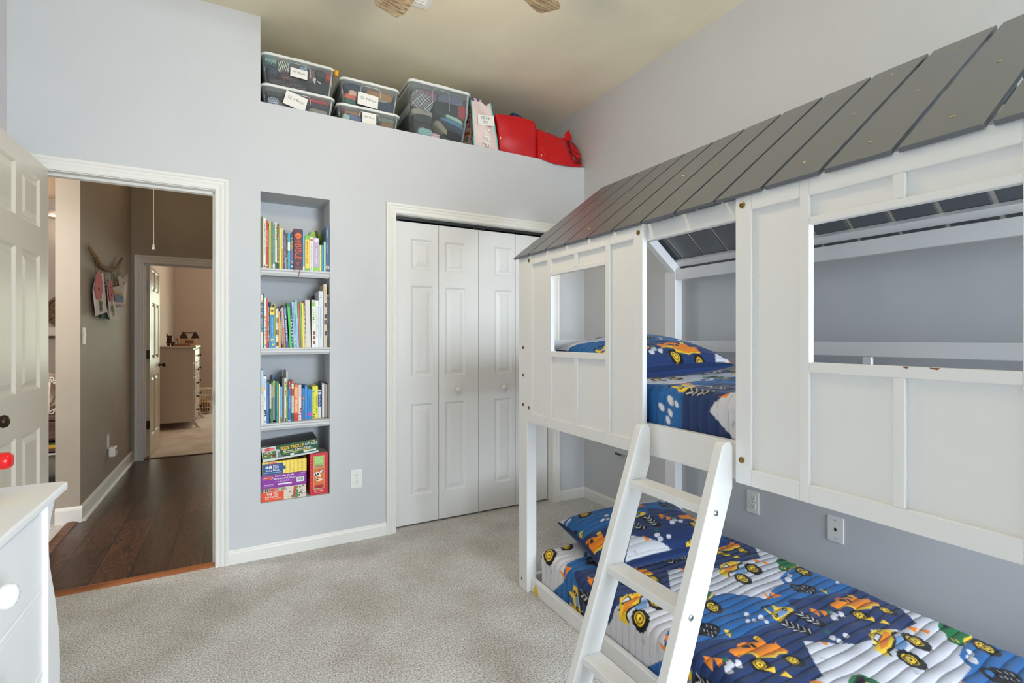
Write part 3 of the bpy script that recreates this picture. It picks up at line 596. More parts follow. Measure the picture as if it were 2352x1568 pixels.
['b',2.017,1.224,2.011,1.222,2.006,1.223,2.003,1.226,2.002,1.23,2.003,1.235,2.005,1.24,2.01,1.245,2.015,1.249,2.021,1.25,2.026,1.249,2.029,1.247,2.031,1.242,2.03,1.237,2.027,1.232,2.022,1.227],
['w',2.053,1.231,2.045,1.22,2.049,1.22,2.057,1.231],
['w',2.06,1.217,2.052,1.206,2.055,1.207,2.063,1.218],
['w',2.066,1.204,2.058,1.193,2.061,1.194,2.07,1.205],
['w',2.032,1.209,2.024,1.198,2.027,1.199,2.035,1.21],
['w',2.038,1.196,2.03,1.185,2.033,1.186,2.041,1.197],
['w',2.047,1.187,2.039,1.176,2.042,1.177,2.05,1.187],
['w',2.025,1.218,2.017,1.207,2.02,1.208,2.028,1.218],
['w',2.014,1.19,2.007,1.18,2.01,1.181,2.018,1.191],
['w',2.023,1.181,2.015,1.171,2.019,1.171,2.026,1.182],
['w',1.946,1.044,1.939,1.043,1.934,1.046,1.933,1.052,1.937,1.059,1.945,1.063,1.952,1.064,1.957,1.061,1.958,1.055,1.954,1.049],
['w',1.97,1.025,1.963,1.025,1.958,1.028,1.958,1.035,1.962,1.041,1.968,1.046,1.975,1.046,1.979,1.042,1.98,1.036,1.976,1.029],
['w',1.92,1.027,1.912,1.027,1.907,1.03,1.907,1.036,1.911,1.043,1.918,1.048,1.925,1.048,1.93,1.045,1.931,1.039,1.927,1.032],
['w',1.943,1.031,1.937,1.031,1.933,1.033,1.932,1.038,1.936,1.044,1.942,1.048,1.949,1.049,1.953,1.046,1.953,1.041,1.95,1.035],
['w',1.617,1.162,1.608,1.16,1.602,1.161,1.601,1.166,1.605,1.173,1.613,1.178,1.622,1.181,1.628,1.179,1.629,1.174,1.625,1.168],
['w',1.642,1.156,1.634,1.154,1.628,1.155,1.627,1.16,1.631,1.166,1.639,1.171,1.647,1.173,1.653,1.172,1.653,1.167,1.649,1.161],
['w',1.683,1.152,1.672,1.15,1.665,1.152,1.664,1.159,1.669,1.168,1.679,1.175,1.69,1.178,1.698,1.175,1.699,1.168,1.694,1.159],
['w',1.674,1.129,1.667,1.127,1.662,1.129,1.661,1.134,1.664,1.14,1.671,1.144,1.679,1.146,1.684,1.144,1.685,1.14,1.681,1.134],
['w',1.787,0.957,1.777,0.955,1.77,0.959,1.769,0.965,1.774,0.972,1.784,0.977,1.794,0.979,1.8,0.976,1.801,0.969,1.796,0.962],
['w',1.789,0.935,1.779,0.934,1.773,0.937,1.772,0.943,1.777,0.95,1.786,0.955,1.796,0.956,1.802,0.953,1.803,0.947,1.798,0.94],
['w',1.838,0.939,1.829,0.938,1.823,0.941,1.823,0.947,1.827,0.954,1.835,0.959,1.843,0.959,1.849,0.956,1.85,0.95,1.846,0.944],
['w',1.352,1.031,1.344,1.03,1.337,1.033,1.335,1.039,1.337,1.047,1.344,1.053,1.353,1.054,1.359,1.051,1.362,1.044,1.359,1.037],
['w',1.328,1.014,1.318,1.013,1.311,1.016,1.308,1.024,1.311,1.033,1.318,1.039,1.328,1.041,1.335,1.037,1.338,1.029,1.335,1.021],
['w',1.373,1.015,1.366,1.015,1.361,1.018,1.358,1.025,1.36,1.033,1.365,1.038,1.372,1.038,1.377,1.034,1.38,1.027,1.378,1.02],
['w',2.09,1.298,2.081,1.296,2.075,1.298,2.075,1.305,2.08,1.313,2.089,1.319,2.099,1.321,2.104,1.318,2.105,1.312,2.099,1.304],
['w',2.053,1.276,2.04,1.274,2.033,1.278,2.032,1.288,2.039,1.299,2.052,1.307,2.064,1.31,2.072,1.305,2.072,1.296,2.065,1.285],
['w',2.244,1.192,2.236,1.191,2.231,1.195,2.232,1.202,2.237,1.21,2.246,1.215,2.254,1.216,2.259,1.212,2.259,1.205,2.253,1.197],
['o',1.298,1.104,1.328,1.091,1.287,1.061],
['o',1.329,1.088,1.342,1.059,1.312,1.055],
['o',1.901,1.116,1.924,1.096,1.888,1.085],
['o',1.919,1.099,1.941,1.069,1.916,1.063],
['o',2.084,1.489,2.11,1.463,2.074,1.451],
['o',2.108,1.464,2.125,1.429,2.097,1.426],
['o',1.857,1.281,1.853,1.245,1.847,1.23,1.83,1.235],
['o',1.886,1.265,1.895,1.221,1.851,1.228],
['o',1.716,0.983,1.738,0.951,1.714,0.951],
['y',1.435,0.932,1.466,0.936,1.465,0.909],
['y',1.478,1.161,1.499,1.154,1.476,1.137],
['y',2.083,1.179,2.101,1.169,2.074,1.159],
['y',2.005,1.583,2.046,1.575,2.027,1.557],
['g',1.5,1.155,1.514,1.152,1.481,1.139],
['g',2.1,1.17,2.117,1.17,2.075,1.158],
['g',1.346,1.073,1.346,1.064,1.35,1.065,1.349,1.074],
['g',1.348,1.063,1.363,1.066,1.364,1.068,1.348,1.065],
['g',1.358,1.073,1.344,1.061,1.346,1.06,1.36,1.072],
['g',1.352,1.066,1.353,1.057,1.356,1.059,1.355,1.068],
['g',1.354,1.057,1.37,1.06,1.371,1.062,1.355,1.059],
['g',1.364,1.067,1.35,1.055,1.352,1.054,1.366,1.066],
['g',1.794,1.005,1.792,0.995,1.796,0.997,1.798,1.006],
['g',1.793,0.995,1.814,0.997,1.815,1.0,1.795,0.997],
['g',1.809,1.005,1.788,0.992,1.79,0.992,1.811,1.004],
['g',1.795,0.997,1.794,0.988,1.798,0.989,1.799,0.998],
['g',1.795,0.987,1.815,0.99,1.817,0.992,1.797,0.989],
['g',1.81,0.997,1.79,0.985,1.792,0.984,1.813,0.996],
['g',1.938,1.074,1.935,1.064,1.94,1.065,1.943,1.076],
['g',1.937,1.063,1.96,1.066,1.962,1.069,1.939,1.066],
['g',1.955,1.075,1.93,1.06,1.933,1.059,1.957,1.074],
['d',1.82,1.358,1.806,1.344,1.808,1.344,1.822,1.358],
['d',1.825,1.355,1.811,1.342,1.813,1.341,1.827,1.355],
['d',1.83,1.352,1.816,1.339,1.818,1.339,1.832,1.352],
['d',1.836,1.349,1.821,1.336,1.823,1.336,1.837,1.349],
['d',1.516,1.228,1.506,1.218,1.507,1.217,1.517,1.228],
['d',1.521,1.226,1.511,1.215,1.512,1.215,1.522,1.226],
['d',1.525,1.223,1.515,1.213,1.516,1.212,1.527,1.223],
['d',1.53,1.221,1.52,1.21,1.521,1.21,1.531,1.221],
['d',1.636,0.925,1.627,0.917,1.628,0.917,1.638,0.924],
['d',1.64,0.922,1.631,0.915,1.632,0.915,1.642,0.922],
['d',1.644,0.92,1.635,0.913,1.636,0.913,1.646,0.92],
['d',1.648,0.918,1.639,0.911,1.64,0.91,1.65,0.918],
['d',2.196,1.581,2.175,1.563,2.178,1.563,2.198,1.581],
['d',2.202,1.578,2.182,1.56,2.184,1.559,2.204,1.578],
['d',2.208,1.574,2.188,1.556,2.19,1.556,2.211,1.574],
['d',2.215,1.571,2.194,1.553,2.196,1.553,2.217,1.571],
['d',2.122,1.25,2.105,1.238,2.107,1.237,2.124,1.25],
['d',2.127,1.247,2.11,1.235,2.112,1.235,2.129,1.247],
['d',2.133,1.245,2.115,1.232,2.117,1.232,2.135,1.244],
['d',2.138,1.242,2.121,1.229,2.122,1.229,2.14,1.241]]
PC = {'k':(20,20,24),'o':(243,138,32),'y':(246,203,50),'g':(20,112,62),'w':(222,222,228),'b':(52,110,170),'l':(120,160,205),'d':(70,72,80),
      'navy':(38,58,104),'blue':(40,102,164),'white':(212,212,218)}
PC = {k_: np.array(lin(v)) for k_, v in PC.items()}
def build_tile():
    nx, ny = int(TW/RES), int(TH/RES)
    xs = TX + (np.arange(nx)+.5)*TW/nx; ys = TY + (np.arange(ny)+.5)*TH/ny
    per = lambda P: (np.array([p[0] for p in P]), np.array([p[1] for p in P]))
    def f(P):
        a, b = per(P); return np.interp(xs, np.concatenate([a-TW, a, a+TW]), np.concatenate([b, b, b]))
    jag = .0016*np.sin(xs*2*np.pi/TW*37) + .001*np.sin(xs*2*np.pi/TW*61)
    yw = f([(1.30,.89),(1.36,.925),(1.455,.875),(1.545,.865),(1.668,.999),(1.76,.945),(1.82,.905)]) + jag
    yn = f([(1.30,1.19),(1.371,1.164),(1.564,1.11),(1.70,1.115),(1.84,1.124),(1.88,1.185)]) + jag*.3
    yb = f([(1.311,1.266),(1.411,1.277),(1.447,1.319),(1.586,1.35),(1.716,1.35),(1.82,1.238)]) + jag*.8
    Yg = ys[None,:]; img = np.empty((nx, ny, 3)); img[:] = PC['white']
    img[(Yg >= yw[:,None]) & (Yg < yn[:,None])] = PC['navy']; img[(Yg >= yn[:,None]) & (Yg < yb[:,None])] = PC['blue']
    img[(Yg >= yw[:,None]+TH)] = PC['navy']
    for s in TILE:
        c = PC[s[0]]; P = np.array(s[1:]).reshape(-1,2)
        for ox in (-2,-1,0,1):
            for oy in (-2,-1,0,1):
                q = P + (ox*TW, oy*TH); x0, y0 = q.min(0); x1, y1 = q.max(0)
                if x1 < TX or x0 > TX+TW or y1 < TY or y0 > TY+TH: continue
                i0, i1 = max(0,int((x0-TX)/TW*nx)-1), min(nx,int((x1-TX)/TW*nx)+2); j0, j1 = max(0,int((y0-TY)/TH*ny)-1), min(ny,int((y1-TY)/TH*ny)+2)
                if i1 <= i0 or j1 <= j0: continue
                gx, gy = np.meshgrid(xs[i0:i1], ys[j0:j1], indexing='ij'); ins = np.zeros(gx.shape, bool)
                for (ax, ay), (bx_, by_) in zip(q, np.roll(q, -1, 0)):
                    cr = (ay > gy) != (by_ > gy); ins ^= cr & (gx < (bx_-ax)*(gy-ay)/(by_-ay+1e-12)+ax)
                img[i0:i1, j0:j1][ins] = c
    for ax_ in (0, 1, 0, 1): img = (np.roll(img,1,ax_)+2*img+np.roll(img,-1,ax_))/4     # soften to the thread size
    return img
TIMG = build_tile()
def tile_at(X, Y, blur=1):
    nx, ny, _ = TIMG.shape; I = TIMG
    u = ((X-TX)/TW*nx - .5); v = ((Y-TY)/TH*ny - .5); i = np.floor(u).astype(int); j = np.floor(v).astype(int); a = (u-i)[...,None]; b = (v-j)[...,None]
    g = lambda p, q: I[p % nx, q % ny]
    return g(i,j)*(1-a)*(1-b) + g(i+1,j)*a*(1-b) + g(i,j+1)*(1-a)*b + g(i+1,j+1)*a*b
def print_mat():
    m, nt, b = newmat('printed_cotton'); at = N(nt, 'ShaderNodeVertexColor', layer_name='print'); nt.links.new(at.outputs[0], b.inputs['Base Color'])
    b.inputs['Roughness'].default_value = .85; b.inputs['Specular IOR Level'].default_value = .2; b.inputs['Sheen Weight'].default_value = .15
    addbump(nt, b, coords(nt), 420, .25, .001, 2); return m
COTTON = print_mat()
NAVYC = M((30,50,92), .85, bump=(160,.2,.002))
def sheet(name, P, Cc, parent=None, loc=None):
    """P, Cc: (nu, nv, 3) arrays of points and linear colours -> one smooth mesh with a colour attribute"""
    nu, nv, _ = P.shape; me = bpy.data.meshes.new(name); V = P.reshape(-1,3)
    if loc is not None: V = V - np.array(loc)
    i = np.arange(nu-1)[:,None]*nv + np.arange(nv-1)[None,:]
    F = np.stack([i, i+nv, i+nv+1, i+1], -1).reshape(-1,4)
    me.vertices.add(len(V)); me.vertices.foreach_set('co', V.astype(np.float32).ravel())
    me.loops.add(F.size); me.loops.foreach_set('vertex_index', F.ravel().astype(np.int32))
    me.polygons.add(len(F)); me.polygons.foreach_set('loop_start', np.arange(0, F.size, 4, dtype=np.int32))
    me.polygons.foreach_set('loop_total', np.full(len(F), 4, dtype=np.int32))
    me.update(calc_edges=True); me.validate()
    me.polygons.foreach_set('use_smooth', np.ones(len(F), bool))
    ca = me.color_attributes.new('print', 'FLOAT_COLOR', 'POINT'); rgba = np.concatenate([Cc.reshape(-1,3), np.ones((nu*nv,1))], 1); ca.data.foreach_set('color', rgba.astype(np.float32).ravel())
    me.materials.append(COTTON); o = bpy.data.objects.new(name, me); COL.objects.link(o)
    if parent is not None: o.parent = parent
    if loc is not None and parent is None: o.location = loc
    return o
def bumpy(X, Y, s, a):
    return a*(np.sin(X*2*np.pi/s+1.3*np.sin(Y*9))*np.cos(Y*2*np.pi/(s*1.3)+.7*np.sin(X*11)) + .5*np.sin(X*29+Y*17))
def quilt(name, X0, X1, zt_, zb, y0, y1, step, du=0., dv=0., pitch=.0365, end_drop=0.):
    r = .045; L1 = zt_-r-zb; arc = r*math.pi/2; W = X1-X0-2*r; tot = 2*L1+2*arc+W
    s = np.arange(0, tot+step, step); xs, zs, nx_, nz_ = [], [], [], []
    for q in s:
        if q < L1: p = (X0, zb+q, -1, 0)
        elif q < L1+arc: a = (q-L1)/r; p = (X0+r-r*math.cos(a), zt_-r+r*math.sin(a), -math.cos(a), math.sin(a))
        elif q < L1+arc+W: p = (X0+r+q-L1-arc, zt_, 0, 1)
        elif q < L1+2*arc+W: a = (q-L1-arc-W)/r; p = (X1-r+r*math.sin(a), zt_-r+r*math.cos(a), math.sin(a), math.cos(a))
        else: p = (X1, zt_-r-(q-L1-2*arc-W), 1, 0)
        xs.append(p[0]); zs.append(p[1]); nx_.append(p[2]); nz_.append(p[3])
    xs, zs, nx_, nz_ = map(np.array, (xs, zs, nx_, nz_)); t = np.arange(y0, y1+step, step)
    S, T = np.meshgrid(s, t, indexing='ij'); wob = .0035*np.sin(S*8+T*3) + .002*np.sin(S*23)
    ph = np.abs(((T+wob)/pitch + .5) % 1 - .5)*2          # 0 at a seam, 1 between
    hgt = .0045*np.power(np.sin(ph*np.pi/2), .55) - .0018 + bumpy(S, T, .21, .0026)
    endf = np.clip((y1-T)/.03, 0, 1); hgt = hgt - .02*(1-endf)**2
    P = np.stack([xs[:,None]+nx_[:,None]*hgt, T, zs[:,None]+nz_[:,None]*hgt], -1)
    Xp_ = X0 + (S - L1 - r) ; Cc = tile_at(Xp_+du, T+dv)
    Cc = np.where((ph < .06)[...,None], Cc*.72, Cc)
    Cc[(T > y1-.010)] = lin((30,48,88)); Cc[(S < .008) | (S > tot-.008)] = lin((30,48,88))
    return sheet(name, P, Cc, loc=((X0+X1)/2, (y0+y1)/2, zb))
mt1 = tag(MB().box(1.31,2.245,.14,2.05,.03,.19).build('mattress', M((225,225,222), .85), bevel=.02), 'white mattress of the lower bunk under the truck quilt', 'mattress')
mt2 = tag(MB().box(1.31,2.225,.14,2.05,.89,1.055).build('mattress', M((225,225,222), .85), bevel=.02), 'white mattress of the upper bunk under the truck quilt', 'mattress')
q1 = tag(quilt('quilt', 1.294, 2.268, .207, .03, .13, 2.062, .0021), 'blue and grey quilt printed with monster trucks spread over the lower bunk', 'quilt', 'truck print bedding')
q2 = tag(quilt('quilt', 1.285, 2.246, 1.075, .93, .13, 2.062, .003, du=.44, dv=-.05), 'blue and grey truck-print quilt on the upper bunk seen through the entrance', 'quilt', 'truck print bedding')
def pillow(label, c, a, b, T, rz, tilt, du, dv, step=.0026, sag=0., rx=0.):
    root = thing('pillow', c, label, 'pillow', 'truck print bedding')
    nu, nv = int(2*a/step), int(2*b/step); u = np.linspace(-1,1,nu); v = np.linspace(-1,1,nv); U, V = np.meshgrid(u, v, indexing='ij')
    ed = np.clip((1-np.abs(U)**2.6),0,1)*np.clip((1-np.abs(V)**2.6),0,1); H = T*ed**.42
    px = a*U*(1-.07*(1-np.abs(U))*0 - .055*(1-V*V)*np.abs(U)); py = b*V*(1-.075*(1-U*U)*np.abs(V))
    Rm = Matrix.Rotation(R(rz),3,'Z') @ Matrix.Rotation(R(rx),3,'X') @ Matrix.Rotation(R(tilt),3,'Y'); Rn = np.array(Rm)
    ph = np.abs(((py+.002*np.sin(px*20))/.0365 + .5) % 1 - .5)*2
    top = H + .0035*np.power(np.sin(ph*np.pi/2),.6)*(ed>0.02) + bumpy(px, py, .19, .003)*ed
    Pt = np.stack([px, py, top], -1) @ Rn.T + np.array(c)
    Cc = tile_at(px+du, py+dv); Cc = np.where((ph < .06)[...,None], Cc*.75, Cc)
    rim = (np.abs(U) > .985) | (np.abs(V) > .982); Cc[rim] = lin((28,46,86))
    o = sheet('pillow_front', Pt, Cc, parent=root, loc=c)
    Pb = np.stack([px, py, -.72*H + .004*np.sin(px*60+py*25)*ed], -1) @ Rn.T + np.array(c); Cb = np.empty_like(Cc); Cb[:] = lin((34,60,112))
    sheet('pillow_back', Pb[::-1], Cb, parent=root, loc=c); return root
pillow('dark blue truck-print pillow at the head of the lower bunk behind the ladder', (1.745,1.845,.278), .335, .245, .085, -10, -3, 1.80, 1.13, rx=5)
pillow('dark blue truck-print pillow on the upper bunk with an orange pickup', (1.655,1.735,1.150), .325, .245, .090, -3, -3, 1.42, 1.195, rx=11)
# ------------------------------------------------------------------ shelves and books in the niche
SHELFM = M((205,206,208), .45, bump=(30,.05,.001), name='shelf_paint')
for z, lab in ((1.640,'top painted shelf board in the wall niche, under the books with the dark purple one'),(1.1875,'middle painted shelf board in the wall niche'),(.757,'lowest painted shelf board in the wall niche, above the puzzle boxes')):
    m = MB().box(NX0+.001, NX1-.001, YB+.018, NY-.002, z-.022, z)
    m.prism([(YB+.018,z-.022),(YB+.018,z),(YB-.002,z),(YB-.005,z-.004),(YB-.005,z-.010),(YB+.002,z-.016),(YB+.001,z-.026),(YB+.006,z-.033),(YB+.010,z-.040),(YB+.018,z-.040)], 'x', NX0+.001, NX1-.001)
    m.box(NX0+.001, NX0+.012, YB+.03, NY-.002, z-.042, z-.022).box(NX1-.012, NX1-.001, YB+.03, NY-.002, z-.042, z-.022).box(NX0+.012, NX1-.012, NY-.014, NY-.002, z-.042, z-.022)
    tag(m.build('niche_shelf', SHELFM), lab, 'shelf', 'shelf boards in the niche')
def book(x0, x1, h, zb, depth, col, marks, label, grp, lean=0., yoff=0., spine_in=True, pages_front=False, name='book'):
    """upright book; spine faces -y. marks: (kind, ...) drawn on the spine"""
    w = max(x1-x0, .003); yb = YB+.012+yoff
    root = thing(name, ((x0+x1)/2, yb, zb), label, 'book', grp); root.rotation_euler = (0, R(lean), 0)
    cm = MB(); mats = [M(col, .45)]; t = min(.0022, w*.22)
    def mi(c, rough=.5):
        m_ = M(c, rough)
        if m_ not in mats: mats.append(m_)
        return mats.index(m_)
    if pages_front:
        cm.box(-w/2,-w/2+t,0,depth,0,h).box(w/2-t,w/2,0,depth,0,h).box(-w/2+t,w/2-t,depth-t,depth,0,h)
    else:
        cm.box(-w/2,-w/2+t,0,depth,0,h).box(w/2-t,w/2,0,depth,0,h).box(-w/2+t,w/2-t,0,t,0,h)
    F = -.0004
    for mk in marks:
        kd = mk[0]
        if kd == 'band': cm.plate([(-w/2-.0001,F,h*mk[1]),(w/2+.0001,F,h*mk[1]),(w/2+.0001,F,h*mk[2]),(-w/2-.0001,F,h*mk[2])], (0,.0004,0), mi(mk[3]))
        elif kd == 'text':   # reads downwards
            cm.text(mk[1], (0,F-.0003,h*(mk[2]+mk[3])/2), (0,0,-1), (1,0,0), w*(mk[5] if len(mk) > 5 else .55), h*abs(mk[3]-mk[2]), mi(mk[4]), .003)
        elif kd == 'flat':   # reads across the spine
            cm.text(mk[1], (0,F-.0003,h*mk[2]), (1,0,0), (0,0,1), h*mk[3], w*mk[5], mi(mk[4]), .012)
        elif kd == 'dash':   # lettering too small to read: a row of short strokes
            r_ = random.Random(int(x0*9e5)+len(label)); z = h*mk[2]; a = mi(mk[3]); ww = w*(mk[4] if len(mk) > 4 else .4)
            while z > h*mk[1]:
                L = h*r_.uniform(.004,.013)
                if r_.random() > .2: o = r_.uniform(-.06,.06)*w; ww = w*(mk[4] if len(mk) > 4 else .4)*r_.uniform(.55,1.); cm.plate([(-ww/2+o,F-.0003,z-L),(ww/2+o,F-.0003,z-L),(ww/2+o,F-.0003,z),(-ww/2+o,F-.0003,z)], (0,.0003,0), a)
                z -= L + h*.0035
        elif kd == 'disc': cm.plate([(w*.36*math.cos(q*math.pi/6),F-.0003,h*mk[1]+w*.36*math.sin(q*math.pi/6)) for q in range(12)], (0,.0003,0), mi(mk[2]))
        elif kd == 'patch':
            r_ = random.Random(int(x0*7e5)); a = [mi(c) for c in mk[3]]; n = mk[4] if len(mk) > 4 else 8
            for q in range(n):
                z = h*(mk[1]+(mk[2]-mk[1])*q/n); zz = z+h*(mk[2]-mk[1])/n*.8; e = r_.uniform(-.4,0)*w
                cm.plate([(e,F-.0002,z),(w*.49,F-.0002,z+r_.uniform(0,.004)),(w*.49,F-.0002,zz),(e,F-.0002,zz)], (0,.0002,0), a[q % len(a)])
    cm.build('cover', mats, root, local=True)
    (MB().box(-w/2+t, w/2-t, .001 if pages_front else t, depth-(t if pages_front else .004), .0025, h-.004)).build('pages', PAGES if not pages_front else M((236,232,222), .85), root, local=True)
    return root
Wh, Bk, Nv = (236,236,232), (30,30,34), (36,54,96)
G1, G2, G3 = 'books on the top shelf', 'books on the middle shelf', 'books on the third shelf'
S1 = [(0.119,0.129,1.93,1.644),(0.13,0.143,1.926,1.644),(0.144,0.155,1.911,1.644),(0.156,0.159,1.877,1.644),(0.1595,0.17,1.904,1.644),(0.1705,0.18,1.907,1.644),(0.1805,0.19,1.89,1.644),(0.191,0.201,1.904,1.644),(0.202,0.212,1.901,1.644),(0.2125,0.215,1.897,1.644),(0.2155,0.225,1.874,1.644),(0.226,0.235,1.876,1.644),(0.236,0.242,1.866,1.644),(0.2425,0.25,1.848,1.643),(0.2505,0.257,1.851,1.643),(0.258,0.27,1.85,1.643),(0.271,0.288,1.849,1.644),(0.29,0.338,1.88,1.643),(0.339,0.349,1.876,1.644),(0.351,0.375,1.848,1.643),(0.377,0.396,1.839,1.643),(0.3965,0.429,1.838,1.642),(0.431,0.442,1.797,1.643),(0.444,0.454,1.798,1.644),(0.456,0.466,1.82,1.644),(0.468,0.486,1.917,1.644)]
B1 = [((92,100,38), [('band',0,.03,(60,62,30))], 'tall dark olive book at the left end of the top shelf'),
 ((232,230,224), [('dash',.72,.93,(60,60,70)),('dash',.45,.72,(170,120,80)),('text','Untied',.27,.41,(50,50,80),.5),('disc',.035,(60,80,90))], 'tall white book with mixed coloured lettering, second on the top shelf'),
 ((196,56,38), [('dash',.45,.8,(235,200,180),.3),('disc',.06,(240,230,220))], 'red book beside the tall white one on the top shelf'),
 ((88,84,84), [('dash',.2,.9,(180,176,170),.5)], 'thin dark grey booklet between the red and the yellow-green book, top shelf'),
 ((196,196,58), [('dash',.2,.8,(120,120,50),.3)], 'yellow-green book right of the red one, top shelf'),
 ((112,108,128), [('dash',.35,.85,(214,214,220),.3),('disc',.06,Wh)], 'greyish purple book between yellow-green and green ones, top shelf'),
 ((84,158,104), [('dash',.15,.85,(210,232,214),.25),('band',0,.11,(228,232,228))], 'green book with a white foot on the top shelf'),
 ((226,230,216), [('band',0,.14,(40,92,58)),('patch',.62,.97,[(90,170,120),(206,70,50),(120,180,140)],6),('dash',.2,.6,(150,150,130),.3)], 'white book with slanted green and red stripes on the top shelf'),
 ((120,94,62), [('dash',.2,.75,(226,210,180),.35),('band',0,.12,(40,82,52)),('disc',.15,(236,222,190))], 'brown book with a flower at its foot on the top shelf'),
 ((176,178,70), [], 'thin olive yellow book left of the bright yellow one on the top shelf'),
 ((244,226,30), [('dash',.45,.8,(200,180,40),.2)], 'bright yellow book on the top shelf'),
 ((216,204,200), [('band',0,.5,(206,150,90)),('dash',.55,.9,(180,120,120),.3)], 'pale pink and tan book right of the bright yellow one'),
 ((44,58,92), [('dash',.15,.85,(200,206,220),.4)], 'thin navy book with white lettering on the top shelf'),
 ((44,74,84), [('band',0,.34,(120,178,190)),('dash',.36,.85,(150,180,180),.3)], 'dark teal book with a pale blue lower third, top shelf'),
 ((116,56,44), [('patch',.1,.9,[(206,110,60),(90,40,40),(190,140,90)],9)], 'narrow rust and brown mottled book on the top shelf'),
 ((44,156,192), [('band',.52,.76,(214,236,240)),('dash',.05,.5,(206,236,244),.35)], 'cyan blue book with a white band on the top shelf'),
 ((48,62,108), [('text','SCRAMBLED',.5,.9,(236,206,50),.7),('band',.16,.48,(96,112,150)),('disc',.09,(200,210,226)),('disc',.22,(180,160,90))], 'navy book with big yellow letters left of the thick dark purple one'),
 ((66,22,52), [('disc',.835,(240,104,34)),('flat','THE',.725,.028,(240,104,34),.4),('flat','BIGGEST',.69,.026,(240,104,34),.75),('flat','STORY',.655,.026,(240,104,34),.55),('text','BIBLE',.26,.63,(240,92,36),.68),('text','^',.80,.835,(66,22,52),.6),('flat','STORYBOOK',.18,.02,(226,120,60),.6),('dash',.145,.16,(226,120,60),.35),('flat','CROSSWAY',.05,.015,(226,120,60),.55)], 'thick dark purple book with orange emblem and orange letters on the top shelf'),
 ((110,170,206), [('band',0,.1,(226,228,228)),('dash',.15,.9,(180,216,236),.3)], 'light blue book right of the thick dark purple one'),
 ((238,214,84), [('band',.88,1,(124,190,60)),('band',0,.07,(120,190,60)),('dash',.4,.84,(206,120,50),.35),('dash',.2,.38,(206,150,70),.5)], 'yellow book with green ends on the top shelf'),
 ((228,220,212), [('disc',.92,(200,70,40)),('dash',.2,.8,(150,140,140),.22),('dash',.03,.16,(90,80,80),.2)], 'cream book with a red disc near its top, top shelf'),
 ((184,170,206), [('band',0,.115,(140,206,80)),('text','My First Bible',.2,.78,(250,250,250),.36),('disc',.93,(236,232,244))], 'lavender book titled My First Bible with a green foot'),
 ((238,230,130), [('dash',.2,.85,(200,190,90),.2)], 'short pale yellow book near the right end of the top shelf'),
 ((40,150,200), [('dash',.2,.8,(130,210,236),.25)], 'short bright blue book near the right end of the top shelf'),
 ((178,220,200), [('dash',.2,.85,(140,190,170),.25)], 'pale mint green book left of the tall steel blue one'),
 ((58,94,136), [('text','Fairyland',.74,.90,(214,226,236),.4),('text','ATLAS BOX',.4,.61,(196,210,226),.32),('band',.065,.125,Wh),('disc',.095,(190,120,100))], 'tall steel blue book at the right end of the top shelf')]
for (x0,x1,zt1,zb1),(c,mk,lb) in zip(S1,B1): book(x0,x1,zt1-1.640,1.640,.17 if x1-x0 > .006 else .16,c,mk,lb,G1,yoff=0)
# things behind the front row on the top shelf
lb_ = book(.352,.372,.245,1.640,.02,(0,0,0),[],'x',G1) if False else None
lime = thing('book', (.405,3.335,1.70), 'lime green picture book leaning behind the yellow and lavender books on the top shelf', 'book', G1); lime.rotation_euler = (0, R(16), 0)
MB().box(-.055,.055,-.006,.006,-.05,.205).plate([(-.05,-.0065,.02),(.05,-.0065,.0),(.05,-.0065,.06),(-.05,-.0065,.09)], (0,.0004,0), 1).plate([(.01+.002*q,-.0065,.14+.009*q) for q in range(1)] + [(.016,-.0065,.14),(.016,-.0065,.17),(.01,-.0065,.17)], (0,.0004,0), 2).build('cover', [M((150,196,48), .4), M((214,224,160), .5), M((60,80,30), .5)], lime, local=True, bevel=.001)
MB().box(-.053,.053,-.004,.004,-.047,.2065).build('pages', PAGES, lime, local=True)
dk = book(.449,.462,.222,1.640,.02,(30,62,60),[('patch',.5,.95,[(200,90,70),(60,110,130)],3)],'dark green booklet standing behind the short blue book on the top shelf',G1,yoff=.19)
ol = thing('book', (.466,3.340,1.642), 'dark olive book leaning behind the steel blue one on the top shelf', 'book', G1); ol.rotation_euler = (0, R(-6), 0)
MB().box(-.006,.006,-.02,.02,0,.275).build('cover', M((84,82,48), .6), ol, local=True); MB().box(-.004,.004,-.018,.021,.002,.2735).build('pages', PAGES, ol, local=True)
rb = MB().plate([(.3185,3.139,1.6405),(.3225,3.139,1.6405),(.3235,3.133,1.6402),(.3195,3.133,1.6402)], (0,0,.0006)).plate([(.3235,3.1315,1.640),(.3195,3.1315,1.640),(.3095,3.1295,1.585),(.3085,3.1295,1.573)], (0,-.0006,0)).build('ribbon_bookmark', M((140,24,60), .5)); tag(rb, 'dark red ribbon bookmark hanging over the top shelf edge', 'bookmark')
rb = MB().tube([(.276,3.148,1.6412),(.281,3.135,1.6411),(.287,3.1325,1.640),(.298,3.1308,1.632)], .0012, 6).build('ribbon_bookmark', M((44,40,48), .6)); tag(rb, 'thin dark cord bookmark hanging over the top shelf edge', 'bookmark')

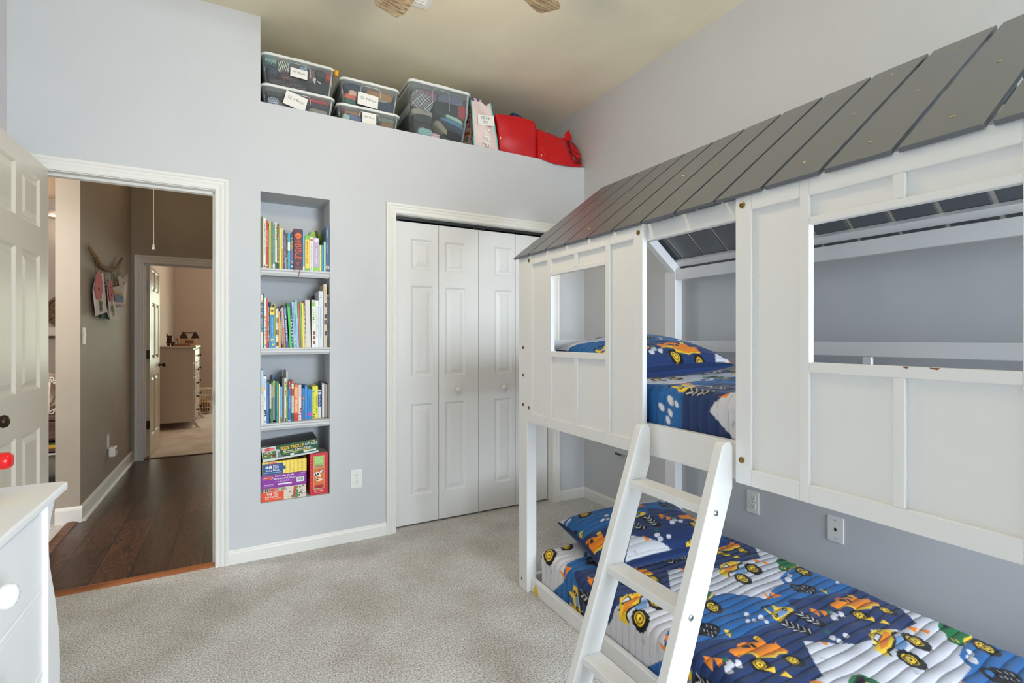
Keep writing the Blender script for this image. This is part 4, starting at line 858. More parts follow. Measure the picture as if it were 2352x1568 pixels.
S2 = [(0.118,0.129,1.488,1.189),(0.13,0.135,1.495,1.189),(0.136,0.145,1.471,1.189),(0.146,0.153,1.469,1.189),(0.154,0.159,1.43,1.189),(0.1595,0.1645,1.422,1.189),(0.166,0.186,1.422,1.188),(0.187,0.193,1.439,1.188),(0.1945,0.2085,1.409,1.188),(0.2095,0.2205,1.396,1.188),(0.227,0.237,1.41,1.188),(0.238,0.2465,1.419,1.188),(0.248,0.263,1.422,1.188),(0.268,0.28,1.449,1.187),(0.2805,0.2885,1.45,1.187),(0.2895,0.305,1.453,1.187),(0.306,0.318,1.464,1.187),(0.319,0.329,1.454,1.187),(0.33,0.338,1.453,1.187),(0.339,0.349,1.448,1.187),(0.35,0.355,1.455,1.187),(0.3565,0.383,1.467,1.187),(0.384,0.387,1.465,1.186),(0.388,0.407,1.468,1.186),(0.408,0.425,1.466,1.186),(0.426,0.451,1.523,1.186),(0.454,0.4715,1.565,1.186),(0.4725,0.486,1.504,1.185)]
LN = {10:-3,11:-3.2,12:-3.4,13:-3,14:-3,15:-2.6,16:-2.4,17:-2.2,18:-2.0,19:-1.8,20:-1.6,21:-1.2}
B2 = [((226,222,210), [('band',.3,.84,(44,62,102)),('dash',.32,.82,(200,206,216),.5),('patch',.84,.9,[(190,150,80)],1)], 'white and navy patterned book at the left end of the middle shelf'),
 ((38,104,88), [], 'thin dark green book second from the left on the middle shelf'),
 ((230,228,222), [('patch',.02,.65,[(60,160,190),(240,200,60),(230,120,140),(240,150,60),(120,190,120)],9)], 'white book with coloured squares on the middle shelf'),
 ((198,60,46), [('dash',.1,.75,(236,190,170),.3)], 'red book near the left end of the middle shelf'),
 ((40,40,44), [('patch',.15,.95,[(236,220,110),(240,236,200)],22)], 'thin black book dotted with yellow on the middle shelf'),
 ((46,58,100), [('band',0,.3,(120,130,170))], 'thin navy book left of the blue picture book, middle shelf'),
 ((44,134,186), [('band',.8,.98,(244,214,70)),('disc',.9,(120,90,80)),('dash',.3,.72,(150,206,226),.35),('patch',.05,.3,[(238,214,80),(70,170,210)],4)], 'blue book with a yellow picture patch on top, middle shelf'),
 ((150,156,50), [('band',0,.25,(120,160,190))], 'thin olive green book on the middle shelf'),
 ((232,226,214), [('dash',.3,.95,(180,170,150),.3),('patch',.03,.8,[(70,60,60),(230,226,214)],5)], 'cream white book left of the mustard one, middle shelf'),
 ((224,166,50), [('dash',.1,.7,(240,206,120),.25)], 'mustard orange book on the middle shelf'),
 ((142,138,142), [('dash',.2,.9,(200,196,196),.35),('band',0,.1,(90,80,80))], 'grey leaning book right of the mustard one, middle shelf'),
 ((226,176,176), [('band',0,.5,(206,120,90))], 'thin pink and salmon leaning book on the middle shelf'),
 ((38,76,134), [('dash',.15,.95,(226,232,240),.5),('disc',.92,(150,180,210))], 'dark blue leaning book with white lettering on the middle shelf'),
 ((70,206,60), [('dash',.2,.85,(40,150,40),.15),('band',.9,1,(30,130,60))], 'bright green leaning book on the middle shelf'),
 ((42,58,110), [('patch',.1,.75,[(220,226,240),(42,58,110)],18)], 'navy white-dotted leaning book right of the bright green one'),
 ((150,190,220), [('dash',.3,.95,(70,110,170),.35),('patch',.02,.2,[(90,180,170),(180,220,120)],4)], 'light blue leaning book with blue lettering, middle shelf'),
 ((140,200,170), [('band',0,.62,(150,206,224)),('dash',.1,.5,(100,150,170),.2)], 'mint and pale blue leaning book on the middle shelf'),
 ((176,72,48), [('dash',.05,.9,(226,160,130),.25)], 'brick red leaning book on the middle shelf'),
 ((124,178,92), [('dash',.1,.9,(90,140,70),.25)], 'soft green leaning book right of the brick red one, middle shelf'),
 ((248,226,70), [('dash',.3,.85,(206,190,90),.2)], 'yellow leaning book on the middle shelf'),
 ((214,206,180), [('patch',.1,.9,[(160,150,110),(226,220,200)],16),('band',.94,1,(206,70,90))], 'thin mottled cream book right of the yellow one, middle shelf'),
 ((216,210,204), [], 'thick plain off-white book leaning on the middle shelf'),
 ((36,36,42), [], 'very thin black book left of the ANIMAL book'),
 ((236,236,234), [('band',.87,.95,(140,206,50)),('text','ANIMAL',.46,.82,(150,206,60),.62),('patch',.06,.36,[(150,80,50)],3),('disc',.97,(180,180,180))], 'white book with green ANIMAL lettering and brown bugs'),
 ((238,238,240), [('text','Amazing Giant Dinosaurs',.12,.95,(70,140,90),.62)], 'white book titled Amazing Giant Dinosaurs'),
 ((214,220,230), [('text','The Ultimate Construction Site Book',.17,.72,(120,150,190),.3),('dash',.88,.93,(160,170,190),.5)], 'tall pale grey book titled The Ultimate Construction Site Book'),
 ((206,192,160), [('patch',.18,.72,[(50,50,60),(206,192,160),(90,84,84)],6),('dash',.75,.95,(150,120,80),.25)], 'tallest beige and black patchy book on the middle shelf'),
 ((40,38,52), [('text','NATIONAL PARKS OF THE U.S.A.',.46,.9,(224,170,180),.42),('dash',.15,.35,(210,210,220),.3),('band',.96,1,(120,112,112))], 'dark maroon book at the right end of the middle shelf')]
for i, ((x0,x1,zt1,zb1),(c,mk,lb)) in enumerate(zip(S2,B2)): book(x0,x1,zt1-1.1875,1.1875,.17,c,mk,lb,G2,lean=LN.get(i,0))
for x, h, c, lb, ry in ((.168,.29,(30,40,38),'dark green book standing behind the blue picture book on the middle shelf',4),(.236,.272,(120,118,122),'grey book standing behind the leaning books on the middle shelf',8)):
    b = book(x,x+.012,h-.02,1.19,.05,c,[],lb,G2,lean=0,yoff=.178)
b = book(.412,.424,.318,1.1875,.05,(70,72,82),[],'tall dark grey book behind the white dinosaur book on the middle shelf',G2,yoff=.18)

S3 = [(0.12,0.13,1.062,0.756),(0.131,0.147,1.025,0.756),(0.148,0.159,0.994,0.757),(0.162,0.171,0.979,0.759),(0.172,0.18,0.991,0.763),(0.181,0.192,0.996,0.762),(0.193,0.198,0.994,0.761),(0.199,0.208,0.992,0.757),(0.21,0.216,0.979,0.757),(0.217,0.228,0.962,0.757),(0.229,0.237,1.014,0.757),(0.239,0.249,1.011,0.757),(0.250,0.2565,1.05,0.757),(0.2585,0.2765,0.994,0.76),(0.278,0.2895,0.995,0.759),(0.291,0.315,0.97,0.761),(0.316,0.330,0.968,0.761),(0.331,0.334,0.952,0.761),(0.335,0.349,0.945,0.765),(0.35,0.3615,0.963,0.765),(0.3625,0.390,0.94,0.765),(0.391,0.406,0.956,0.765),(0.407,0.4215,0.957,0.766),(0.423,0.441,0.932,0.767),(0.443,0.460,0.974,0.766),(0.4625,0.478,0.968,0.766)]
B3 = [((170,206,226), [('band',.6,.68,(236,200,80)),('band',0,.55,(224,226,226)),('dash',.25,.6,(190,130,110),.2)], 'pale blue and white book at the left end of the third shelf'),
 ((230,232,236), [('text','My Big Loud Book',.72,.94,(40,40,46),.34),('dash',.44,.56,(150,150,160),.2),('patch',.15,.3,[(46,44,70)],3),('disc',.04,(150,160,170))], 'white book with four dark figures on its spine, third shelf'),
 ((44,112,184), [('text','ROAD & RAIL TALES',.2,.72,(180,214,240),.4)], 'blue book with pale lettering, third from the left on the third shelf'),
 ((226,226,220), [('band',0,.36,(24,84,88)),('dash',.36,.64,(236,130,90),.5),('dash',.7,.98,(90,100,100),.3),('dash',.1,.28,(236,240,240),.3)], 'white book with orange letters and dark teal foot, third shelf'),
 ((110,180,50), [('band',.6,.9,(216,180,190)),('dash',.1,.55,(60,120,30),.3)], 'green book with a pink upper half on the third shelf'),
 ((190,208,130), [('band',0,.62,(150,160,190)),('dash',.7,.95,(90,110,150),.35),('band',0,.04,(200,60,60))], 'lime and lilac book on the third shelf'),
 ((130,170,120), [('dash',.1,.9,(70,90,130),.35)], 'thin sage green book on the third shelf'),
 ((34,150,152), [('dash',.3,.75,(150,220,220),.3)], 'teal book on the third shelf'),
 ((246,226,150), [], 'thin cream yellow book on the third shelf'),
 ((110,178,218), [('band',0,.14,(140,118,102)),('dash',.15,.8,(160,206,232),.3),('dash',.86,.93,(40,60,90),.3)], 'sky blue book with a brown foot on the third shelf'),
 ((112,106,112), [('dash',.2,.9,(150,146,150),.3)], 'grey book behind the sky blue one on the third shelf'),
 ((222,222,206), [('patch',.6,.98,[(120,190,60),(206,90,50),(220,222,200)],6),('patch',.15,.3,[(240,190,120)],2),('patch',0,.1,[(30,30,34)],2)], 'white book with green and orange pictures, third shelf'),
 ((216,216,208), [('band',.0,.78,(150,196,70)),('patch',.3,.75,[(206,222,120),(110,170,60)],4)], 'tallest white and lime book on the third shelf'),
 ((40,110,176), [('band',.78,1,(140,30,54)),('dash',.8,.96,(226,190,196),.4),('dash',.3,.62,(150,196,236),.5),('band',0,.03,(150,190,230))], 'blue book with a dark red top on the third shelf'),
 ((224,222,214), [('band',.62,.8,(170,84,40)),('band',0,.2,(34,96,66)),('band',.92,1,(190,84,50)),('dash',.22,.6,(110,150,130),.4)], 'white book with brown and green bands on the third shelf'),
 ((240,132,44), [('band',0,.20,(206,28,36)),('text','NOISY TRUCKS',.24,.9,(250,250,248),.52),('band',.95,1,(40,34,34)),('disc',.97,(230,130,70)),('text','Tiger Tales',.05,.17,(240,180,180),.25)], 'orange book titled NOISY TRUCKS with a red foot'),
 ((230,228,224), [('text','THINGS',.66,.97,(150,156,164),.6),('patch',.2,.36,[(140,100,130),(120,110,100)],2),('band',.15,.17,(60,120,190)),('disc',.06,(150,150,150))], 'white book with pale grey THINGS lettering right of NOISY TRUCKS'),
 ((176,40,56), [], 'thin red book on the third shelf right of the white THINGS book'),
 ((36,122,196), [('dash',.3,.7,(200,190,120),.3),('patch',.65,.75,[(206,130,90)],1)], 'medium blue book right of the thin red one, third shelf'),
 ((28,146,226), [('text','Little Blue Truck',.3,.78,(150,226,160),.4),('disc',.13,(200,110,130))], 'bright blue book with pale green lettering on the third shelf'),
 ((24,130,206), [('text','Little Blue Truck',.12,.7,(20,50,120),.26),('disc',.16,(240,60,200)),('text','Leads the Way',.2,.7,(24,60,130),.0001)], 'wide blue book with navy lettering and a pink splash, third shelf'),
 ((222,226,60), [('disc',.84,(70,160,90)),('dash',.3,.7,(170,170,40),.35),('band',.04,.06,(60,70,50)),('patch',.1,.16,[(60,60,40)],1)], 'yellow-lime book with a green swirl on the third shelf'),
 ((240,230,40), [('text','Two and Twins',.15,.72,(70,80,60),.5)], 'bright yellow book with dark lettering on the third shelf'),
 ((226,228,232), [('band',.4,.85,(32,84,160)),('text','Little Blue Truck',.35,.85,(236,240,246),.3),('band',.92,.96,(36,90,170))], 'white book with a dark blue brush band on the third shelf'),
 ((44,62,96), [], 'dark blue book turned with its white page edges outward, third shelf'),
 ((120,44,52), [], 'dark red book with white page edges outward at the right end of the third shelf')]
for i, ((x0,x1,zt1,zb1),(c,mk,lb)) in enumerate(zip(S3,B3)):
    kk = (1.245-.757)/(1.245-zb1); hh = 1.245-(1.245-zt1)*kk-.757
    book(x0*kk,x1*kk,hh,.757,.15 if i not in (10,12) else .2,c,mk,lb,G3,yoff=(kk-1)*3.15,pages_front=i >= 24)
for x0, x1, h, c, lb in ((.188,.197,.262,(90,140,190),'blue book standing behind the sage green one on the third shelf'),):
    book(x0,x1,h,.757,.05,c,[],lb,G3,yoff=.185)

# ------------------------------------------------------------------ puzzle boxes at the bottom of the niche
def pbox(name, label, x0, x1, z0, z1, dep, col, top=None, y=YB+.02):
    r = thing(name, ((x0+x1)/2, y, z0), label, 'puzzle box', 'floor puzzle boxes in the niche')
    return r, MB(), [M(col, .4), M(top or col, .4)]
RED, YEL = (206,40,44), (240,206,60)
def logo(mb, mats, x, y, z, w, h):
    def mi(c):
        m_ = M(c, .4)
        if m_ not in mats: mats.append(m_)
        return mats.index(m_)
    e = lambda s, d: [(x+w/2*s*math.cos(q*math.pi/10), y-d, z+h/2*s*math.sin(q*math.pi/10)) for q in range(20)]
    mb.poly(e(1.,.0006), mi((240,236,232))); mb.poly(e(.92,.0009), mi((206,30,40))); mb.text('Melissa & Doug', (x,y-.0012,z), (1,0,0), (0,0,1), h*.34, w*.74, mi((250,246,240)), .01)
def adder(mats):
    def mi(c):
        m_ = M(c, .4)
        if m_ not in mats: mats.append(m_)
        return mats.index(m_)
    return mi
def box_body(mb, x0, x1, y, dep, z0, z1): mb.box(x0, x1, y, y+dep, z0, z1, 0); mb.poly([(x0,y,z1+.0003),(x1,y,z1+.0003),(x1,y+dep,z1+.0003),(x0,y+dep,z1+.0003)], 1)
yF = YB+.02; UX, UZ = (1,0,0), (0,0,1)
def txt(mb, s, x, z, h, w, mi, y=yF, bold=.012, al='CENTER', ux=UX, uz=UZ): mb.text(s, (x,y-.0012,z), ux, uz, h, w, mi, bold, al)
def rect(mb, x0, x1, z0, z1, mi, y=yF, d=.0006): mb.poly([(x0,y-d,z0),(x1,y-d,z0),(x1,y-d,z1),(x0,y-d,z1)], mi)
def piece(mb, pts, mi, d=.0007): mb.poly([(x,yF-d,z) for x,z in pts], mi)
# Building Site
r, mb, mats = pbox('puzzle_box', 'orange-red floor puzzle box at the bottom of the stack', .121, .357, .3095, .3815, .17, (226,214,196), (90,80,70)); mi = adder(mats)
box_body(mb, .121,.357,yF,.17,.3095,.3815)
rect(mb,.121,.237,.3095,.362,mi((232,84,40))); rr = random.Random(3)
for q in range(30):
    x = rr.uniform(.240,.35); z = rr.uniform(.312,.374); s_ = rr.uniform(.004,.010); piece(mb, [(x,z),(x+s_,z-.002),(x+s_*1.2,z+s_*.7),(x+.001,z+s_*.9)], mi(rr.choice([(70,130,80),(200,90,50),(230,190,120),(60,110,150),(120,70,50),(240,226,190),(40,40,44)])), .0005+.00002*q)
for q in range(14): x = .122+q*.009; rect(mb,x,x+.007,.364,.3805,mi(rr.choice([(90,150,110),(190,190,180),(60,70,60),(150,110,80)])),d=.0005)
piece(mb,[(.283,.312),(.297,.312),(.304,.377),(.291,.377)],mi((206,70,50)),.0012); piece(mb,[(.296,.312),(.313,.312),(.314,.35),(.300,.362)],mi((70,150,90)),.0013)
logo(mb,mats,.182,yF,.3735,.052,.015); txt(mb,'48',.1605,.349,.0165,.032,mi((250,250,248)))
for q, s_ in enumerate(('PIECE','FLOOR','PUZZLE')): txt(mb,s_,.196,.3565-q*.0065,.0048,.026,mi((250,250,248)))
txt(mb,'Building Site',.175,.3325,.0115,.068,mi((250,250,248))); rect(mb,.14,.225,.320,.3225,mi((250,200,180)),d=.001)
mb.build('carton', mats, r, recalc=False)
# Fairy Tale Castle
r, mb, mats = pbox('puzzle_box', 'purple floor puzzle box in the middle of the stack', .121,.359,.383,.4575,.17,(142,52,160),(120,44,140)); mi = adder(mats)
box_body(mb,.121,.359,yF,.17,.383,.4575); logo(mb,mats,.155,yF,.4405,.056,.019)
txt(mb,'Fairy Tale Castle',.242,.4475,.0125,.098,mi((250,250,250))); txt(mb,'48 PIECE FLOOR PUZZLE',.242,.4325,.0085,.116,mi((250,250,250))); txt(mb,'2 ft x 3 ft',.242,.4225,.006,.09,mi((236,220,240)))
rect(mb,.19,.285,.4145,.4165,mi((220,190,226)),d=.001); rect(mb,.207,.28,.3965,.4055,mi((236,228,238)),d=.001); rect(mb,.306,.347,.4015,.4285,mi((246,244,246)),d=.001)
for q in range(14): x = .311+q*.0022; rect(mb,x,x+(.0008 if q % 3 else .0014),.407,.4255,mi((60,56,66)),d=.0015)
txt(mb,'Melissa & Doug',.159,.403,.0065,.046,mi((250,250,250))); rect(mb,.132,.188,.394,.3955,mi((210,180,220)),d=.001); rect(mb,.31,.345,.441,.4425,mi((210,180,220)),d=.001); rect(mb,.325,.352,.452,.454,mi((220,190,226)),d=.001)
mb.build('carton', mats, r, recalc=False)
# Going Places
r, mb, mats = pbox('puzzle_box', 'yellow striped floor puzzle box under the tilted green one', .125,.360,.4595,.5335,.17,(246,208,64),(244,206,70)); mi = adder(mats)
box_body(mb,.125,.360,yF,.17,.4595,.5335)
for q in range(11): x = .126+q*.0215; rect(mb,x,x+.009,.4597,.5333,mi((250,226,120)),d=.0003)
rect(mb,.126,.234,.4605,.523,mi((40,86,146)),d=.0008); piece(mb,[(.234+.012*math.sin(q*math.pi/8)*1.2,.494-.011*math.cos(q*math.pi/8)) for q in range(9)],mi((40,86,146)),.0009)
logo(mb,mats,.178,yF,.5245,.052,.012); txt(mb,'48',.158,.503,.0185,.034,mi((250,250,248)))
for q, s_ in enumerate(('PIECE','FLOOR','PUZZLE')): txt(mb,s_,.196,.511-q*.007,.0055,.029,mi((250,250,248)))
txt(mb,'Going Places',.178,.483,.012,.07,mi((250,250,248))); rect(mb,.132,.225,.470,.4722,mi((180,206,230)),d=.001)
def outline(pts, c, w=.0008):
    for (a,b),(c2,d2) in zip(pts, pts[1:]):
        dx, dz = c2-a, d2-b; n = math.hypot(dx,dz) or 1; ox, oz = -dz/n*w/2, dx/n*w/2; piece(mb,[(a+ox,b+oz),(c2+ox,d2+oz),(c2-ox,d2-oz),(a-ox,b-oz)],mi(c),.001)
jig = [(.272,.512),(.296,.512),(.297,.522),(.306,.527),(.315,.522),(.316,.513),(.344,.513),(.344,.497),(.344,.480),(.327,.480),(.322,.474),(.316,.480)]
outline(jig,(130,120,70)); outline([(.296,.478),(.288,.470),(.280,.477),(.272,.478),(.272,.512)],(130,120,70))
for q, c in enumerate([(90,80,60),(60,110,150),(200,90,60),(90,150,100),(70,80,120)]): mb.poly([(.14+q*.045,yF+.02,.5342),(.165+q*.045,yF+.015,.5342),(.17+q*.045,yF+.08,.5342),(.14+q*.045,yF+.09,.5342)], mi(c))
mb.build('carton', mats, r, recalc=False)
# farm puzzle, standing on end
r, mb, mats = pbox('puzzle_box', 'tall red floor puzzle box with a cow, standing on end at the right', .3785,.4785,.3095,.556,.17,(204,40,50),(170,150,150)); mi = adder(mats)
box_body(mb,.3785,.4785,yF,.17,.3095,.556)
for q in range(12):
    for x in (.3855,.4715): mb.poly([(x+.0028*math.cos(a*math.pi/4),yF-.0006,.322+q*.0195+.0028*math.sin(a*math.pi/4)) for a in range(8)], mi((236,110,60)))
rect(mb,.3985,.459,.341,.540,mi((206,170,120))); rect(mb,.402,.4555,.3465,.366,mi((190,40,44)),d=.0009); rect(mb,.402,.4555,.366,.466,mi((224,112,48)),d=.0009); rect(mb,.402,.4555,.468,.484,mi((196,160,116)),d=.0009); rect(mb,.4035,.454,.487,.536,mi((140,200,70)),d=.0009)
for q, s_ in enumerate(('GIANT','FLOOR','PUZZLE')): txt(mb,s_,.429,.5275-q*.0145,.0115,.040,mi((236,246,214)),bold=0)
txt(mb,'35 PIECES',.4285,.476,.0085,.044,mi((120,70,60)),bold=0)
def ov(x,z,a,b,c,d,rot=0): mb.poly([(x+a*math.cos(t*math.pi/7)*math.cos(rot)-b*math.sin(t*math.pi/7)*math.sin(rot),yF-d,z+a*math.cos(t*math.pi/7)*math.sin(rot)+b*math.sin(t*math.pi/7)*math.cos(rot)) for t in range(14)], mi(c))
ov(.418,.431,.017,.013,(244,240,232),.0012,.2)
for x in (.406,.414,.431,.436): rect(mb,x,x+.005,.412,.428,mi((244,240,232)),d=.0012)
ov(.444,.443,.010,.009,(244,240,232),.0013); ov(.450,.440,.007,.006,(150,120,100),.0015); ov(.409,.428,.005,.007,(40,36,36),.0014); ov(.422,.432,.006,.007,(40,36,36),.0014); ov(.434,.452,.004,.002,(40,36,36),.0015); ov(.452,.453,.004,.003,(40,36,36),.0015)
ov(.430,.396,.018,.009,(238,226,190),.0012); ov(.418,.401,.006,.006,(238,226,190),.0012); ov(.428,.397,.004,.004,(226,160,110),.0015)
for q, s_ in enumerate(('on the','Farm')): txt(mb,s_,.4285,.3605-q*.0085,.007,.03 if q == 0 else .022,mi((70,30,30)))
logo(mb,mats,.4285,yF,.329,.054,.018); mb.build('carton', mats, r, recalc=False)
# Slide Tackle box lying tilted across the stack and the red box
r = thing('puzzle_box', (.128, YB+.012, .5365), 'dark green floor puzzle box with a soccer picture lying tilted on the stack', 'puzzle box', 'floor puzzle boxes in the niche'); r.rotation_euler = (R(2), R(-5.2), 0)
mb = MB(); mats = [M((24,84,56), .4), M((52,46,48), .4)]; mi = adder(mats); W_, H_ = .298, .082; yF0 = yF; yF = 0.
mb.box(0,W_,0,.2,0,H_,0); mb.poly([(0,0,H_+.0003),(W_,0,H_+.0003),(W_,.2,H_+.0003),(0,.2,H_+.0003)],1); rect(mb,0,W_,0,.011,mi((214,218,216)),y=0); rect(mb,0,.075,.011,H_,mi((206,206,200)),y=0,d=.0005)
rect(mb,.004,.072,.016,.055,mi((60,120,50)),y=0,d=.0008)
for q in range(22):
    x = rr.uniform(.006,.062); z = rr.uniform(.02,.05); mb.poly([(x,-.001,z),(x+.006,-.001,z),(x+.007,-.001,z+.006),(x,-.001,z+.007)], mi(rr.choice([(220,210,190),(190,60,50),(230,180,120),(40,40,60),(230,230,230)])))
for q in range(24):
    x = rr.uniform(.03,.26); y = rr.uniform(.01,.18); mb.poly([(x,y,H_+.0006),(x+.03,y+.005,H_+.0006),(x+.028,y+.02,H_+.0006),(x+.002,y+.015,H_+.0006)], mi(rr.choice([(70,40,44),(40,60,46),(96,96,100),(60,56,70),(84,70,66)])))
mb.poly([(0,0,H_+.0009),(.03,0,H_+.0009),(.03,.03,H_+.0009),(0,.03,H_+.0009)], mi((160,164,164)))
rect(mb,.072,.09,.011,.06,mi((196,200,196)),y=0,d=.0009); mb.poly([(.078,-.001,.011),(.108,-.001,.011),(.084,-.001,.05)], mi((120,124,124)))
logo(mb,mats,.039,0,.068,.064,.019); txt(mb,'SLIDE TACKLE!',.160,.061,.020,.128,mi((244,190,50)),y=0,bold=.03); txt(mb,'FLOOR PUZZLE',.262,.0615,.0125,.066,mi((250,250,250)),y=0); txt(mb,'48 Pieces · 2 Feet x 3 Feet!',.185,.0425,.0115,.150,mi((250,250,250)),y=0)
rect(mb,.11,.27,.0305,.0335,mi((240,220,60)),y=0,d=.001); rect(mb,.217,.287,.0165,.026,mi((226,232,228)),y=0,d=.001); rect(mb,.245,.285,.074,.077,mi((236,220,60)),y=0,d=.001); rect(mb,.145,.165,.012,.024,mi((230,234,232)),y=0,d=.001); rect(mb,.125,.19,.021,.023,mi((200,214,206)),y=0,d=.0009)
mb.build('carton', mats, r, local=True, recalc=False); yF = yF0
# ------------------------------------------------------------------ storage bins, garments and bags on the ledge
def rr(x0, x1, y0, y1, r, n=5):
    P = []
    for cx_, cy_, a0 in ((x1-r,y1-r,0),(x0+r,y1-r,90),(x0+r,y0+r,180),(x1-r,y0+r,270)):
        P += [(cx_+r*math.cos(R(a0+90*q/n)), cy_+r*math.sin(R(a0+90*q/n))) for q in range(n+1)]
    return P
def loops(mb, L, mi=0, cap0=True, cap1=True):
    n = len(L[0]); vs = [p for l in L for p in l]
    fs = [(i*n+j, i*n+(j+1)%n, (i+1)*n+(j+1)%n, (i+1)*n+j) for i in range(len(L)-1) for j in range(n)]
    if cap0: fs.append(tuple(range(n-1,-1,-1)))
    if cap1: fs.append(tuple(range((len(L)-1)*n, len(L)*n)))
    mb.add(vs, fs, mi)
LIDM = M((228,230,226), .35, name='bin_lid')
def bin_(x0, x1, y0, y1, z0, z1, label, card=None, lift=0, lidh=.014):
    r = thing('storage_bin', ((x0+x1)/2, (y0+y1)/2, z0), label, 'storage bin', 'clear storage bins on the ledge')
    zt_ = z1-lidh; h = zt_-z0; tp = .09*h+.006
    def lo(e, z, ins, rad): return [(x, y, z) for x, y in rr(x0+ins+e, x1-ins-e, y0+ins+e, y1-ins-e, rad)]
    m = MB(); O = [lo(0,z0,tp+.012,.022), lo(0,z0+.006,tp+.003,.028), lo(0,z0+h*.62,.014,.034), lo(0,z0+h*.65,.009,.036), lo(0,zt_-.008,.006,.038), lo(0,zt_-.006,.001,.04), lo(0,zt_,.001,.04)]
    I = [lo(.002,zt_,.003,.038), lo(.002,z0+h*.64,.010,.036), lo(.002,z0+.008,tp+.004,.028), lo(.002,z0+.003,tp+.012,.022)]
    loops(m, O+I); xm = (x0+x1)/2; hw = min(.062,(x1-x0)*.17); yy = y0+.012
    hd = [(xm-hw,yy,zt_-.012-h*.36),(xm-hw*.96,yy-.003,zt_-.012-h*.08),(xm-hw*.8,yy-.004,zt_-.012),(xm+hw*.8,yy-.004,zt_-.012),(xm+hw*.96,yy-.003,zt_-.012-h*.08),(xm+hw,yy,zt_-.012-h*.36)]
    m.tube(hd, .0016, 6, 1); m.build('tub', [CLEARP, M((206,214,212), .3)], r, smooth=False)
    l = MB(); A = [lo(0,zt_-.001,-.003,.043), lo(0,zt_+lidh*.75,-.004,.043), lo(0,z1,-.001,.041), lo(0,z1,.018,.03), lo(0,z1-.006,.024,.026), lo(0,z1-.006,.05,.02), lo(0,z1-.001,.056,.02)]
    loops(l, A, cap1=True)
    l.box(x0+(x1-x0)*.40, x0+(x1-x0)*.63, y0-.006, y0+.02, zt_+.001, z1-.001); l.build('lid', LIDM, r, bevel=.0008)
    if card:
        (cx_, cz, w, hh, rot, s) = card; c_ = MB(); ca, sa = math.cos(R(rot)), math.sin(R(rot)); yk = y0-.003
        pt = lambda a, b: (cx_+a*ca-b*sa, yk, cz+a*sa+b*ca)
        c_.plate([pt(-w/2,-hh/2),pt(w/2,-hh/2),pt(w/2,hh/2),pt(-w/2,hh/2)], (0,.0006,0))
        for q, t in enumerate(s.split('|')):
            c_.text(t, (*pt(0, hh*.06-(q-(len(s.split('|'))-1)/2)*hh*.36)[:1], yk-.0006, pt(0, hh*.06-(q-(len(s.split('|'))-1)/2)*hh*.36)[2]), (ca,0,sa), (-sa,0,ca), hh*.25, w*(.72 if '|' not in s else .5), 1, -.012)
        c_.build('label_card', [PAPER, M((70,68,70), .7)], r)
    return r
bin_(.121,.523,3.168,3.74,2.578,2.704,'lower clear bin at the left end of the ledge, card reading SZ 4 Boys',(.301,2.632,.120,.082,-14,'SZ 4 Boys'))
bin_(.121,.525,3.165,3.735,2.7045,2.882,'upper clear bin at the left end of the ledge, card reading 4T-Boys',(.319,2.797,.093,.052,-2,'4T-Boys'))
bin_(.535,.928,3.168,3.74,2.578,2.686,'lower clear bin, second stack from the left, card reading 4T Boy',(.728,2.622,.086,.068,0,'4T Boy'))
bin_(.553,.924,3.165,3.735,2.6865,2.848,'upper clear bin, second stack from the left, card reading SZ 4 Boys',(.719,2.732,.126,.078,-4,'SZ 4 Boys'))
bin_(.984,1.431,3.165,3.72,2.578,2.946,'tall clear bin full of dark and plaid clothes in the middle of the ledge',None,lidh=.017)
PL = {'plaidbr':plaid('brown_plaid',(60,44,44),(40,52,80),(150,70,50),(190,120,100),60), 'dkpl':plaid('dark_plaid',(36,36,48),(70,50,50),(140,80,70),(70,110,120),70), 'pinkpl':plaid('pink_plaid',(120,84,84),(80,70,76),(200,150,140),(60,56,60),70),
 'ging':plaid('gingham',(226,230,236),(60,80,130),(50,66,116),(226,230,236),110), 'plaidrb':plaid('red_blue_plaid',(150,110,116),(70,90,140),(206,150,140),(60,60,90),80), 'bplaid':plaid('buffalo_plaid',(150,152,158),(56,60,72),(226,226,222),(150,80,60),26,.8),
 'teal':plaid('teal_plaid',(120,190,176),(60,120,140),(220,236,226),(200,90,100),70), 'multi':plaid('candy_plaid',(226,190,190),(110,150,190),(200,80,80),(230,230,220),80), 'redbl':plaid('red_blue_print',(120,130,150),(160,90,96),(190,70,80),(90,110,160),40),
 'strip':stripes('bw_stripe',(226,224,206),(70,76,72),90,0), 'bluestr':stripes('blue_stripe',(196,206,220),(110,140,180),120,2), 'blur':plaid('faded_print',(110,120,130),(90,110,150),(140,100,106),(120,150,170),22)}
GC = {'navy':(42,52,82),'teal':(40,56,66),'dkgreen':(66,72,66),'red':(176,62,66),'black':(34,34,40),'dkgrey':(70,74,74),'dkblue':(60,66,84),'grey':(158,152,142),'peach':(232,186,164),'coral':(216,104,86),'green':(38,104,82),'tan':(176,130,84),'navy2':(44,54,84),
 'maroon':(104,54,66),'blue':(104,116,154),'mint':(172,206,190),'maroon2':(110,60,72),'sage':(136,144,130),'tan2':(146,112,74),'jean':(46,52,60),'khaki':(146,140,116),'char':(52,56,60),'sky':(86,134,166),'char2':(62,64,68)}
